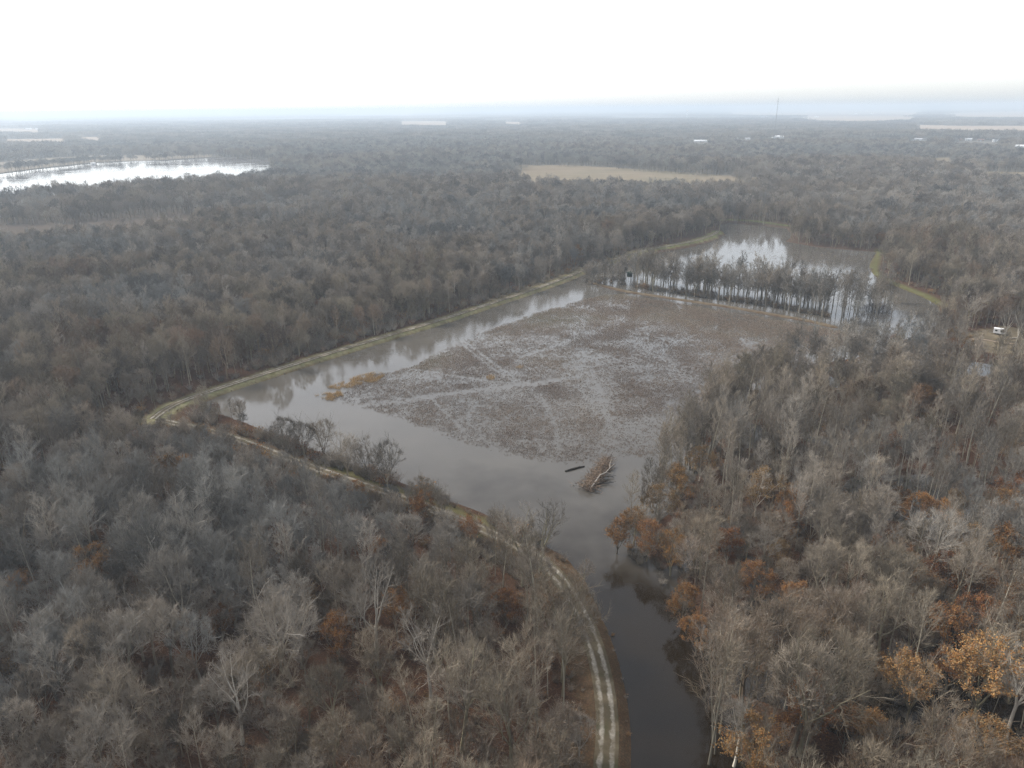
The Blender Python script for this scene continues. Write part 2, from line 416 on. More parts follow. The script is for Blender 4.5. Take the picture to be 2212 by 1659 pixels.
# openings in the wood that hold no crop: a slough, building yards
def opening(far_px, near_px, zf=1, zn=17): CLEAR.append(np.array([at(*p, zf) for p in far_px] + [at(*p, zn) for p in near_px[::-1]]))
opening([(-200, 488), (150, 483), (300, 472), (420, 462)], [(-200, 495), (150, 492), (300, 483), (430, 468)])

# ------------------------------------------------------------------ trees
def norm(v): return v / (np.linalg.norm(v) + 1e-9)
def tree_geo(seed, H, style, twigs=14, tw=.03, leaves=0, sides=6, lod=0, low=0.0):
    """returns three MBs: trunk with its limbs, crown of branches and twigs, leaves"""
    r = np.random.default_rng(seed); T, C, Lf = MB(), MB(), MB()
    tb, td, tl = [], [], []                       # twig bases, directions, lengths
    def path(p, d, L, n, wig, trop):
        pts = [np.array(p, float)]; d = norm(np.array(d, float))
        for k in range(n):
            d = norm(d + r.normal(0, wig, 3) + np.array([0, 0, trop])); pts.append(pts[-1] + d * L / n)
        return np.array(pts)
    def point(P, t):
        x = t * (len(P) - 1); i = min(int(x), len(P) - 2); f = x - i
        return P[i] * (1 - f) + P[i + 1] * f, norm(P[i + 1] - P[i])
    def side(d, ang, az):
        a = np.array([0, 0, 1.]) if abs(d[2]) < .95 else np.array([1., 0, 0])
        e1 = norm(np.cross(d, a)); e2 = np.cross(d, e1)
        return norm(d * math.cos(ang) + (e1 * math.cos(az) + e2 * math.sin(az)) * math.sin(ang))
    def twig_on(P, n, l):
        for t in r.uniform(.15, 1, n):
            b, d = point(P, t); tb.append(b); td.append(side(d, r.uniform(.35, 1.0), r.uniform(0, 6.28)) + np.array([0, 0, .45])); tl.append(l * r.uniform(.55, 1.3))
    R0 = H * (.0155 if style != "pole" else .0070)
    def branch(P, rad, L, level):
        """children of a limb"""
        if level == 2:
            n = {0: 6, 1: 5, 2: 3}[lod]
            for t in np.linspace(.25, 1, n) + r.uniform(-.06, .06, n):
                b, d = point(P, min(max(t, 0), 1)); l = L * r.uniform(.35, .6) * (1.15 - .45 * t)
                Q = path(b, side(d, r.uniform(.4, .9), r.uniform(0, 6.28)), l, 2, .16, .12)
                if lod == 0: C.tube(Q, [rad * .45, rad * .3, rad * .12], 3, False)
                elif lod == 1: C.tube(Q, [rad * .55, rad * .4, rad * .2], 3, False)
                twig_on(Q, twigs, l * .62 + .35)
            twig_on(P, twigs, L * .28 + .3)
            return
        n = {0: 8, 1: 7, 2: 5}[lod]
        if style == "sparse": n -= 2
        for k in range(n):
            t = .22 + .78 * (k + r.uniform(.1, .9)) / n
            b, d = point(P, t); l = L * r.uniform(.38, .62) * (1.25 - .6 * t)
            Q = path(b, side(d, r.uniform(.5, 1.05), k * 2.4 + r.uniform(-.5, .5)), l, 3, .14, .13)
            q = rad * (.5 - .22 * t)
            C.tube(Q, [q, q * .75, q * .5, q * .25], 3, False)
            branch(Q, q, l, 2)
        twig_on(P[-2:], twigs, L * .16 + .4)
    if style in ("broad", "sparse", "oak"):
        hs = {"broad": r.uniform(.30, .44), "sparse": r.uniform(.28, .5), "oak": r.uniform(.12, .2)}[style]
        lean = r.normal(0, .05, 2)
        trunk = path((0, 0, -.3), (lean[0], lean[1], 1), H * hs + .3, 4, .035, .05)
        T.tube(trunk, R0 * np.array([1.45, 1.05, .95, .9, .82]), sides)
        nl = int(r.integers(4, 7)) if style != "oak" else 6
        top = trunk[-1]
        for k in range(nl):
            first = k == 0
            ang = r.uniform(.05, .2) if first else r.uniform(.28, .62)
            L = H * (1 - hs) * (r.uniform(.92, 1.05) if first else r.uniform(.72, 1.0))
            b = top if k < 3 else point(trunk, r.uniform(.72, .98))[0]
            P = path(b - np.array([0, 0, .15]), side(np.array([lean[0], lean[1], 1.0]), ang, k * 6.28 / nl + r.uniform(-.4, .4)), L, 5, .10, .085)
            q = R0 * (.62 if first else r.uniform(.38, .55))
            T.tube(P, q * np.array([1, .85, .68, .5, .33, .15]), max(sides - 1, 3))
            branch(P, q, L * .72, 1)
    else:                                            # a straight pole with a narrow crown high up
        lean = r.normal(0, .035, 2)
        trunk = path((0, 0, -.3), (lean[0], lean[1], 1), H, 7, .03, .03)
        T.tube(trunk, R0 * np.array([1.4, 1.1, 1.0, .88, .72, .52, .32, .12]), sides)
        n = {0: 15, 1: 12, 2: 8}[lod]; c0 = r.uniform(.34, .5) - low
        for k in range(n):
            t = c0 + (1 - c0) * (k + r.uniform(0, .8)) / n
            b, d = point(trunk, min(t, .99)); L = H * r.uniform(.17, .28) * (1.2 - .75 * (t - c0) / (1 - c0))
            P = path(b, side(d, r.uniform(.45, .8), k * 2.4 + r.uniform(-.5, .5)), L, 4, .10, .14)
            q = R0 * (.42 - .22 * t)
            C.tube(P, q * np.array([1, .8, .6, .4, .2]), 3, False)
            branch(P, q, L, 2)
        twig_on(trunk[-3:], twigs * 3, H * .05)
    tb = np.array(tb); td = np.array(td); tl = np.array(tl); td /= np.linalg.norm(td, axis=1)[:, None]
    if style in ("broad", "oak"):                     # a rounded, lobed outline of fine outer twigs
        c0 = np.array([tb[:, 0].mean(), tb[:, 1].mean(), H * (.60 if style == "broad" else .52)]); ax_ = np.array([.27, .27, .41]) * H if style == 'broad' else np.array([.36, .36, .42]) * H
        lob = r.normal(size=(9, 3)); lob /= np.linalg.norm(lob, axis=1)[:, None]
        def edge(u): return .84 + .26 * np.clip((u @ lob.T).max(1), 0, 1) ** 6
        q = (tb - c0) / ax_; rho = np.linalg.norm(q, axis=1); e = edge(q / (rho[:, None] + 1e-9))
        far_ = rho > e; tb[far_] = c0 + (tb[far_] - c0) * (e[far_] / rho[far_] * r.uniform(.86, 1.0, far_.sum()))[:, None]
        m = int(len(tb) * {0: .12, 1: .30, 2: .6}[lod] * (1 if style == 'broad' else .1)); u = r.normal(size=(m, 3)); u[:, 2] = np.where(u[:, 2] < -.3, -u[:, 2], u[:, 2]); u /= np.linalg.norm(u, axis=1)[:, None]
        b2 = c0 + u * ax_ * (edge(u) * r.uniform(.62, .98, m))[:, None]
        d2 = u * .8 + np.array([0, 0, .45]) + r.normal(0, .45, (m, 3)); d2 /= np.linalg.norm(d2, axis=1)[:, None]
        tb = np.concatenate([tb, b2]); td = np.concatenate([td, d2]); tl = np.concatenate([tl, r.uniform(.5, 1.2, m) * H / 17])
    C.spikes(tb, td, tl, tw * r.uniform(.7, 1.3, len(tb)), r)
    if leaves:
        pool = np.where(np.sin(tb @ r.normal(0, 1.1, (3, 3)) + r.uniform(0, 6, 3)).sum(1) > -.35)[0]        # leaves hang on in patches
        i = pool[r.integers(0, len(pool), leaves)]; c = tb[i] + td[i] * (tl[i] * r.uniform(.1, 1.1, leaves))[:, None] + r.normal(0, .12, (leaves, 3))
        a = r.normal(size=(leaves, 3)); a[:, 2] *= .6; a /= np.linalg.norm(a, axis=1)[:, None]
        b = np.cross(a, r.normal(size=(leaves, 3))); b /= np.linalg.norm(b, axis=1)[:, None]
        s = r.uniform(.07, .15, leaves)[:, None]
        V = np.stack([c - a * s, c + b * s * .6, c + a * s, c - b * s * .6], 1).reshape(-1, 3)
        k = np.arange(leaves) * 4
        Lf.add(V, np.stack([k, k + 1, k + 2, k + 3], 1).tolist())
    return T, C, Lf

def joined(parts, name, mats, vary=None):
    M = MB(); fm = []; va = []
    for p, mi, vv in parts:
        if not p.v: continue
        V = np.concatenate(p.v); M.add(V, p.f); fm += [mi] * len(p.f); va += [vv] * len(V)
    me = M.mesh(name, mats, np.array(fm, np.int32))
    a = me.attributes.new("vary", "FLOAT", "POINT"); a.data.foreach_set("value", np.array(va, np.float32))
    return me

# near trees: one model of each with its parts; the rest are copies
KINDS = {}     # kind -> list of (trunk mesh, crown mesh, leaves mesh or None, height)
def proto(kind, seed, H, style, bark, **kw):
    T, C, Lf = tree_geo(seed, H, style, **kw)
    cm = C.mesh(kind + "_crown", TWIG); lm = Lf.mesh(kind + "_leaves", LEAF) if Lf.v else None
    for me, blk, sd_ in ((cm, 5, .10), (lm, 4, .26)):
        if me is None: continue
        n = len(me.vertices); v = np.repeat(np.random.default_rng(seed).normal(0, sd_, n // blk + 1), blk)[:n]
        me.attributes.new("vary", "FLOAT", "POINT").data.foreach_set("value", v.astype(np.float32))
    KINDS.setdefault(kind, []).append((T.mesh(kind + "_trunk", bark), cm, lm, H))
for k in range(7): proto("bare_tree", 100 + k, 17 + (k % 4) * 1.3, "broad", BARK, twigs=13, tw=.034)
for k in range(4): proto("bare_tree", 150 + k, 13.5 + k * .5, "oak", BARK, twigs=11, tw=.034)
for k in range(6): proto("slender_tree", 200 + k, 18 + (k % 3) * 1.6, "pole", POLE, twigs=12, tw=.034)
for k in range(4): proto("russet_oak", 300 + k, 11 + k, "oak", BARK, twigs=5, tw=.03, leaves=7500)
for k in range(6): proto("flooded_tree", 400 + k, 18 + k % 3, "sparse" if k % 2 else "pole", BARK, twigs=12, tw=.045, low=.14)
for k in range(3): proto("sycamore", 500 + k, 20 + k, "sparse", BARK, twigs=8, tw=.036)

def lib(name):
    return bpy.data.collections.new(name)
def add_src(col, name, me):
    o = bpy.data.objects.new(name, me); col.objects.link(o); return o
MATS = [BARK, TWIG, LEAF, POLE]
L_MID = lib("tree_shapes")
mid_H = []
for k in range(8):
    T, C, Lf = tree_geo(600 + k, 17 + k % 3, "broad", twigs=14, tw=.046, sides=5, lod=1)
    add_src(L_MID, f"tree_shape_{k:02d}", joined([(T, 0, 0), (C, 1, 0)], "tree_shape", MATS))
for k in range(6):
    T, C, Lf = tree_geo(700 + k, 18 + k % 3, "pole", twigs=14, tw=.046, sides=5, lod=1)
    add_src(L_MID, f"tree_shape_{8 + k:02d}", joined([(T, 3, 0), (C, 1, 0)], "tree_shape", MATS))
for k in range(3):
    T, C, Lf = tree_geo(800 + k, 11 + k, "oak", twigs=5, tw=.05, leaves=3200, sides=5, lod=1)
    add_src(L_MID, f"tree_shape_{14 + k:02d}", joined([(T, 0, 0), (C, 1, 0), (Lf, 2, 0)], "tree_shape", MATS))
FAR_PARTS = []
for k in range(6):
    T, C, Lf = tree_geo(900 + k, 16 + k % 3, "broad" if k < 4 else "pole", twigs=6, tw=.15, sides=3, lod=2)
    FAR_PARTS.append((T, C))
def patch(name, size, n, seed, zs=1.0, xs=1.0):
    r = np.random.default_rng(seed); parts = []
    g = int(math.ceil(math.sqrt(n))); cells = [(i, j) for i in range(g) for j in range(g)]; r.shuffle(cells)
    for (i, j) in cells[:n]:
        T, C = FAR_PARTS[r.integers(len(FAR_PARTS))]
        s = r.uniform(.75, 1.2); a = r.uniform(0, 6.28); ca, sa = math.cos(a), math.sin(a)
        off = np.array([(i + r.uniform(.15, .85)) / g - .5, (j + r.uniform(.15, .85)) / g - .5, 0]) * size
        M = np.array([[ca, sa, 0], [-sa, ca, 0], [0, 0, 1.]]) * s * np.array([xs, xs, zs])
        vv = r.normal(0, .10)
        for src, mi in ((T, 0), (C, 1)):
            q = MB(); q.v = [np.concatenate(src.v) @ M + off]; q.f = src.f; parts.append((q, mi, vv))
    return joined(parts, name, MATS)
L_FAR = lib("tree_clump_shapes")
for k in range(8): add_src(L_FAR, f"tree_clump_{k:02d}", patch("tree_clump", 16, 6, 40 + k))
for k in range(5): add_src(L_FAR, f"tree_clump_{8 + k:02d}", patch("tree_clump", 42, 34, 60 + k))
for k in range(4): add_src(L_FAR, f"tree_clump_{13 + k:02d}", patch("tree_clump", 190, 120, 80 + k, 1.0, 2.0))

def scatter(name, col, P, rz, S, idx, tint, label=None):
    n = len(P); me = bpy.data.meshes.new(name); me.vertices.add(n); me.vertices.foreach_set("co", np.asarray(P, np.float32).ravel())
    a = me.attributes.new("rot", "FLOAT_VECTOR", "POINT"); a.data.foreach_set("vector", np.stack([np.zeros(n), np.zeros(n), rz], 1).astype(np.float32).ravel())
    a = me.attributes.new("size", "FLOAT_VECTOR", "POINT"); a.data.foreach_set("vector", np.asarray(S, np.float32).ravel())
    a = me.attributes.new("pick", "INT", "POINT"); a.data.foreach_set("value", np.asarray(idx, np.int32))
    a = me.attributes.new("tint", "FLOAT", "POINT"); a.data.foreach_set("value", np.asarray(tint, np.float32))
    o = bpy.data.objects.new(name, me); COL.objects.link(o)
    ng = bpy.data.node_groups.new(name, "GeometryNodeTree")
    ng.interface.new_socket("Geometry", in_out="INPUT", socket_type="NodeSocketGeometry")
    ng.interface.new_socket("Geometry", in_out="OUTPUT", socket_type="NodeSocketGeometry")
    gi, go = ng.nodes.new("NodeGroupInput"), ng.nodes.new("NodeGroupOutput")
    ci = ng.nodes.new("GeometryNodeCollectionInfo"); ci.inputs["Collection"].default_value = col
    ci.inputs["Separate Children"].default_value = True; ci.inputs["Reset Children"].default_value = True
    ip = ng.nodes.new("GeometryNodeInstanceOnPoints"); ip.inputs["Pick Instance"].default_value = True
    def na(nm, t):
        x = ng.nodes.new("GeometryNodeInputNamedAttribute"); x.data_type = t; x.inputs["Name"].default_value = nm; return x.outputs[0]
    e = ng.nodes.new("FunctionNodeEulerToRotation")
    L = ng.links.new
    L(na("rot", "FLOAT_VECTOR"), e.inputs[0]); L(e.outputs[0], ip.inputs["Rotation"])
    L(na("size", "FLOAT_VECTOR"), ip.inputs["Scale"]); L(na("pick", "INT"), ip.inputs["Instance Index"])
    L(gi.outputs[0], ip.inputs["Points"]); L(ci.outputs[0], ip.inputs["Instance"]); L(ip.outputs[0], go.inputs[0])
    m = o.modifiers.new("scatter", "NODES"); m.node_group = ng
    tag(o, kind="stuff", label=label); return o

def jitter_grid(x0, x1, y0, y1, s):
    X, Y = np.meshgrid(np.arange(x0, x1, s), np.arange(y0, y1, s), indexing="ij")
    P = np.stack([X.ravel(), Y.ravel()], 1)
    P[:, 0] += (np.floor(P[:, 1] / s) % 2) * s * .5
    return P + rng.uniform(-.42, .42, P.shape) * s

STRIP_FAR = np.concatenate([ats([(395, 862), (520, 818), (760, 744), (960, 684), (1160, 618), (1262, 579), (1390, 537), (1500, 516), (1548, 497)]), ats([(1575, 512), (1500, 540), (1390, 560), (1268, 604), (1150, 655), (950, 722), (740, 785), (500, 860), (400, 890)])])
STRIP_NEAR = np.concatenate([LEVEE_NEAR[12:66], ats([(1275, 1300), (1220, 1200), (1090, 1126), (900, 1048), (700, 972), (530, 906), (470, 890)])])
def clear_of(P, m_water=.6, m_track=4.2):
    ok = np.ones(len(P), bool); r = np.hypot(P[:, 0], P[:, 1])
    for k_, pl in enumerate(CLEAR):
        i_ = in_poly(P, pl)
        if k_ == 0: i_ &= ~((d_line(P, pl, True) < 34) & (rng.random(len(P)) < .38))      # the field's edge is ragged
        ok &= ~i_
    near = np.where(ok & (r < 950))[0]; Q = P[near]
    wood = in_poly(Q, RIGHT_WOOD); iw = in_poly(Q, WATER_P); dw = d_line(Q, WATER_P, True)
    w = iw | (dw < np.where(wood & (m_water > .5), np.where(rng.random(len(Q)) < .35, .8, 4.0), m_water))
    for line, mt in ((LEVEE_FAR, m_track + 1.2), (LEVEE_NEAR, m_track + .8), (LEVEE_CROSS, 4), (BANK_RIGHT, 4.5), (BANK_BACK, 4)): w |= d_line(Q, line) < mt
    w |= in_poly(Q, STRIP_FAR) | (in_poly(Q, STRIP_NEAR) & (rng.random(len(Q)) < .45))
    w |= (d_line(Q, LEVEE_FAR) < 15) & (rng.random(len(Q)) < .5)
    ok[near[w]] = False; return ok
def wedge(P, half=47): return np.abs(np.degrees(np.arctan2(P[:, 0], P[:, 1]))) < half

# buildings' yards first, so that the wood leaves them open
HOUSES = [  # photo x, y, width in photo px, depth m, wall height m, roof, label
    (1680, 297.5, 21, 16, 5.0, WHITE, "long white metal shed, brightest roof below the radio mast"),
    (1513, 305.5, 26, 10, 3.2, WHITE, "low white farm shed with a wide pale roof left of the long bright shed"),
    (1616, 300.5, 12, 9, 3.0, GREYROOF, "small grey roofed shed between the two white farm sheds"),
    (1590, 299, 8, 8, 3.0, GREYROOF, "tiny grey shed in the yard beside the wide pale shed"),
    (1739, 257, 11, 18, 6.0, WHITE, "white barn at the edge of the pale fields right of the mast"),
    (1764, 253.5, 7, 14, 6.0, WHITE, "small white barn behind the barn right of the mast"),
    (1849, 247, 6, 16, 8.0, WHITE, "white farmhouse on the pale field strip, nearer of two in line"),
    (1849, 240.5, 6, 20, 10.0, GREYROOF, "far farmhouse on the horizon fields, beyond the one in line with it"),
    (1883, 246, 6, 16, 8.0, WHITE, "white farm building standing alone on the pale field strip"),
    (1652, 254, 14, 14, 6.0, GREYROOF, "wide grey farm building just left of the mast foot"),
    (1984, 302, 26, 10, 3.5, GREYROOF, "long low grey shed beside the wood on the right-hand side"),
    (2070, 303.5, 9, 9, 4.0, REDROOF, "first brown roofed house of the hamlet from the left"),
    (2092, 302.5, 10, 9, 4.0, WHITE, "pale roofed house between the two brown roofs of the hamlet"),
    (2118, 304, 10, 9, 4.0, REDROOF, "brown roofed house at the right end of the hamlet row"),
    (2150, 305, 8, 9, 4.0, GREYROOF, "grey roofed house set apart to the right of the hamlet row"),
    (2203, 319, 14, 12, 5.0, WHITE, "bright white house at the right edge of the photo"),
    (62, 279.5, 9, 14, 6.0, WHITE, "left one of two white farm buildings far beyond the river"),
    (84, 280, 9, 14, 6.0, WHITE, "right one of two white farm buildings far beyond the river"),
    (201, 354.5, 7, 5, 3.0, WHITE, "small white boathouse on the far bank of the river"),
]
HPOS = []
for (x, y, w, dp, h, mat, lab) in HOUSES:
    hx, hy = at(x, y, 2.0); m = math.hypot(hx, hy) / 1562 * w
    HPOS.append((hx, hy, max(m, 6)))
    d = np.array([hx, hy]); L = np.linalg.norm(d); e = d / L; s = np.array([e[1], -e[0]])
    back = min(620, L * .19); hw = max(m, 6) * .5 + 8
    CLEAR.append(np.array([d + e * 16 + s * hw, d + e * 16 - s * hw, d - e * back - s * hw, d - e * back + s * hw]))
TRAILER = at(2156, 726)
CLEAR.append(np.array([at(2085, 722), at(2160, 713), at(2260, 722), at(2260, 764, 13), at(2160, 752, 13), at(2085, 748, 13)]))
CLEAR.append(ats([(2070, 740), (2120, 752), (2120, 738), (2080, 730)]))

# -------------------------------- where each tree stands
P = jitter_grid(-620, 700, 48, 950, 4.5)
P = P[(wedge(P, 48) | (wedge(P, 66) & (np.hypot(P[:, 0], P[:, 1]) < 240))) & (np.hypot(P[:, 0], P[:, 1]) < 740)]
P = P[clear_of(P)]
def along(px, step, lo, hi, sgn=1):
    l = dense(smooth(ats(px)), step); T = np.gradient(l, axis=0); T /= np.linalg.norm(T, axis=1)[:, None]
    return l + sgn * np.stack([T[:, 1], -T[:, 0]], 1) * rng.uniform(lo, hi, len(l))[:, None]
E1 = np.concatenate([along([(1690, 800), (1612, 845), (1548, 905), (1482, 985), (1432, 1050), (1382, 1110), (1337, 1166)], 2.6, a_, b_, -1) for a_, b_ in ((.3, 3), (3, 7))])
E2 = along([(1330, 1215), (1395, 1245), (1425, 1290), (1450, 1340), (1478, 1400), (1492, 1450), (1512, 1540), (1524, 1659)], 2.2, .3, 3.2, -1)
NB = len(P); P = np.concatenate([P, E1, E2])
keep = (np.arange(len(P)) >= NB) | (rng.random(len(P)) < (.60 + .80 * fbm(P, 26, 2)))
P = P[keep]; edge_ = np.arange(len(P)) >= len(P) - len(E1) - len(E2)
# trees of a mixed age: where a big one stands the small ones give way
right = P[:, 0] > np.interp(P[:, 1], *np.array([(60, 10), (100, 22), (180, 28), (260, 55), (400, 110), (800, 260)]).T)
sp = fbm(P, 60, 2); sp2 = fbm(P + 500, 22, 2)
rr = np.hypot(P[:, 0], P[:, 1])
p_pole = np.where(right, .66, .38) + (sp - .5) * 1.1
p_oak = np.where(right, .05, .02) + np.clip(sp2 - .60, 0, 1) * np.where(right, 1.1, .5)
p_oak = np.where(rr > 260, p_oak * .45, p_oak)
u = rng.random(len(P))
kind = np.where(u < p_oak, 2, np.where(rng.random(len(P)) < p_pole, 1, 0))
kind = np.where(edge_, np.where(rng.random(len(P)) < .8, 1, 0), kind)
size = rng.uniform(.68, 1.08, len(P)); size = np.where(rng.random(len(P)) < .27, size * .60, size) * (.74 + .52 * fbm(P + 300, 38, 2))
dln = d_line(P, LEVEE_NEAR[0:62]); size = size * (.74 + .26 * sstep(dln, 4, 30)); dl2 = d_line(P, LEVEE_NEAR[0:34]); size = size * (.62 + .38 * sstep(dl2, 3, 38))       # young growth beside the levee
tintv = np.clip(np.where(right, .46, .30) + (fbm(P + 900, 70, 2) - .5) * 1.2 + rng.normal(0, .13, len(P)), 0, .86)
spec = []    # trees the photo lets one single out: (kind, photo x, y, level of that point, size, tint, label)
OAKS = [(1425, 1075, 8, 1.0, .9, "buff oak at the wood's edge facing the driftwood heap"),
        (1462, 1030, 8, 1.0, .75, "tan oak at the wood's edge above the buff one by the marsh"),
        (1400, 1165, 6, .95, .3, "rust-brown oak right behind the leaning orange oak"),
        (1452, 1195, 6, .9, .6, "yellow-brown oak on the channel bank behind the rust-brown one"),
        (1515, 985, 8, .95, .95, "pale tan oak at the wood's edge beside the flooded marsh"),(1335, 1150, 6, .9, .45, "orange-leaved oak leaning over the water at the mouth of the channel"),
        (1372, 1120, 7, .85, .6, "tawny oak just behind the orange oak at the channel mouth"),
        (1632, 1241, 8, .95, .3, "rusty orange oak, left one of two in the wood above the channel"),
        (1725, 1270, 8, .9, .4, "rusty orange oak, right one of two in the wood above the channel"),
        (1837, 1549, 8, .85, .3, "small egg-shaped red-orange oak between bare grey trees low in the right-hand wood"),
        (2060, 1345, 9, 1.05, .3, "red-orange oak beneath a pale tree near the right edge"),
        (2060, 1425, 8, .8, .2, "small red oak directly below the red-orange one near the right edge"),
        (2120, 1478, 8, 1.5, .65, "largest golden-orange oak, spreading wide in the lower right corner"),
        (1977, 1478, 8, 1.1, .7, "yellow-brown oak left of the largest golden oak"),
        (1882, 1582, 7, .9, .6, "tawny oak at the bottom beside the egg-shaped red oak"),
        (2137, 1612, 8, 1.1, .7, "golden oak at the very bottom near the right corner"),
        (1630, 1640, 7, 1.1, .65, "orange-tan oak at the bottom edge beside the pale silvery tree"),
        (2185, 1172, 9, 1.15, .45, "orange oak cut by the right edge halfway down"),
        (1478, 1295, 6, .85, .45, "orange oak overhanging the channel between slender pale trunks"),
        (1506, 1362, 6, .8, .4, "lower orange oak on the channel bank, next to flooded trunks"),
        (1576, 1161, 8, 1.0, .05, "dull red oak deep in the wood behind the channel mouth"),
        (1640, 1052, 9, 1.1, .95, "buff-coloured round oak high in the right-hand wood"),
        (1999, 850, 9, 1.0, .5, "bright orange oak flat-topped in the upper right-hand wood"),
        (1941, 1067, 8, .9, .35, "orange-brown oak, left of a pair in the middle of the right-hand wood"),
        (1988, 1088, 8, .95, .45, "orange-brown oak, right of a pair in the middle of the right-hand wood"),
        (2205, 882, 9, .9, .25, "red-brown oak at the right edge above the middle"),
        (473, 1345, 6, .7, .3, "rusty oak half hidden in the left-hand wood"),
        (729, 1380, 6, .95, .35, "orange oak low beneath bare crowns left of the dirt track"),
        (856, 1333, 6, .85, .4, "orange oak beside the tall white-limbed sycamore"),
        (1092, 1312, 6, .8, .2, "red-brown oak beside the dirt track above its long bend"),
        (197, 1211, 8, .9, .55, "salmon-orange oak alone near the left edge"),
        (1022, 1150, 5, .7, .25, "russet oak on the near bank beside the track"),
        (905, 1100, 6, .8, .3, "russet oak on the near bank with the pond behind it"),
        (755, 530, 10, .9, .4, "faint orange oak far back in the left-hand wood"),
        (690, 655, 8, .9, .05, "dull red oak above the straight levee road")]
for (x, y, z, s, t, lab) in OAKS: spec.append(("russet_oak", x, y, z, s, t, lab))
SYC = [(812, 1415, 3, 1.05, 1.0, "tall white-limbed sycamore with one long horizontal branch left of the track"),
       (930, 1500, 3, .95, .98, "pale sycamore with a curved limb lower right of the white-limbed one"),
       (1128, 1255, 2, .95, .66, "pale leaning sycamore beside the bend of the dirt track"),
       (1165, 1225, 2, .8, .62, "second pale sycamore overhanging the track at its bend"),
       (2163, 752, 1, .95, 1.0, "white-trunked sycamore in front of the white trailer"),
       (2190, 764, 1, 1.0, 1.0, "middle white sycamore right of the trailer"),
       (2200, 768, 1, .9, .98, "white sycamore at the right edge next to the trailer"),
       (2085, 728, 1, 1.0, .70, "wide forked bare tree at the end of the dirt path by the trailer"),
       (688, 470, 14, 1.1, 1.0, "bleached white sycamore standing out far back in the left-hand wood"),
       (650, 462, 14, 1.1, .95, "broad pale sycamore next to the bleached one far back"),
       (520, 1585, 3, .85, 1.0, "broken white-branched sycamore at the bottom left"),
       (2185, 1560, 4, .9, .97, "pale sycamore in the lower right corner beside the golden oak")]
for (x, y, z, s, t, lab) in SYC: spec.append(("sycamore", x, y, z, s, t, lab))
BARE = [(618, 985, .95, .3, "leaning dark tree, leftmost of the bank trees against the pond"),
        (658, 990, .9, .25, "thin dark tree in the middle of the left bank group"),
        (700, 992, .95, .45, "curved brown tree, right end of the left bank group"),
        (752, 1035, .95, .35, "round fan-shaped bank tree right of the curved one"),
        (798, 1040, .9, .4, "fan-shaped bank tree next to the rightmost round one"),
        (838, 1062, 1.0, .3, "wide round bank tree nearest the green verge"),
        (905, 1110, .8, .5, "brownish bank tree by the russet oak"),
        (960, 1140, .75, .45, "low bank tree above the first bare ruts of the track"),
        (1585, 1655, .82, 1.0, "silvery many-stemmed tree on the channel's edge at the bottom"),
        (1205, 1640, .68, .9, "pinkish-grey upright tree left of the track at the bottom"),
        (1250, 1655, .5, .95, "small pale bush-like tree touching the track at the bottom"),
        (1255, 1290, .42, .9, "small pale tree leaning over the channel from the track"),
        (1725, 1385, .95, .85, "wide light grey tree in the middle of the right-hand wood")]
for (x, y, s, t, lab) in BARE: spec.append(("bare_tree", x, y, 0, s, t, lab))
sp_xy = np.array([at(x, y, z) for (_, x, y, z, *_r) in spec])
d2 = np.min(np.hypot(P[:, None, 0] - sp_xy[None, :, 0], P[:, None, 1] - sp_xy[None, :, 1]), 1)
# sight lines: no other tree right in front of the ones that stand out
block = np.zeros(len(P), bool)
for (q, s) in zip(sp_xy, spec):
    if s[0] == "russet_oak" or s[0] == "sycamore":
        L = np.linalg.norm(q); e = q / L; al = P @ e - L; ac = np.abs(P @ np.array([e[1], -e[0]]))
        block |= (al < 0) & (al > np.where(s[0] == 'russet_oak', -18, -6)) & (ac < 4.0)
ok = (d2 > 3.2) & ~block
P, kind, size, tintv, rr, right = P[ok], kind[ok], size[ok], tintv[ok], rr[ok], right[ok]
gz = ground_z(P)
pxs, pys = proj(np.concatenate([P, (gz + 11)[:, None]], 1))
inview = (pxs > -30) & (pxs < 2242) & (pys < 1690)

ORD = "first second third fourth fifth sixth seventh eighth ninth tenth eleventh twelfth thirteenth fourteenth fifteenth sixteenth seventeenth eighteenth nineteenth twentieth".split()
def tone(t):
    return "ash-grey" if t < .14 else "grey" if t < .32 else "brown-grey" if t < .54 else "olive-grey" if t < .72 else "reddish" if t < .9 else "pale"
NOUN = {"bare_tree": "round-crowned bare trees", "slender_tree": "slender pole trees", "russet_oak": "rust-leaved oaks", "flooded_tree": "flooded trees", "sycamore": "sycamores"}
def where(x, y):
    row = "along the bottom edge" if y > 1560 else "low down" if y > 1440 else "midway down" if y > 1300 else "towards the pond" if y > 1120 else "beyond the pond corner" if y > 900 else "in the far wood"
    side_ = ("by the left edge" if x < 230 else "in the left wood" if x < 520 else "in the middle-left wood" if x < 820 else "left of the track" if x < 1330 else "by the channel" if x < 1600 else
             "in the right wood" if x < 1850 else "in the far-right wood" if x < 2060 else "by the right edge")
    return side_ + " " + row
GROUP = {"bare_tree": "round-crowned bare trees of the near wood", "slender_tree": "slender pole trees of the near wood", "russet_oak": "oaks still holding rust-coloured leaves", "flooded_tree": "bare trees standing in the flooded pond", "sycamore": "pale sycamores standing out of the wood"}
CATN = {"bare_tree": "tree", "slender_tree": "tree", "russet_oak": "oak tree", "flooded_tree": "tree", "sycamore": "sycamore tree"}

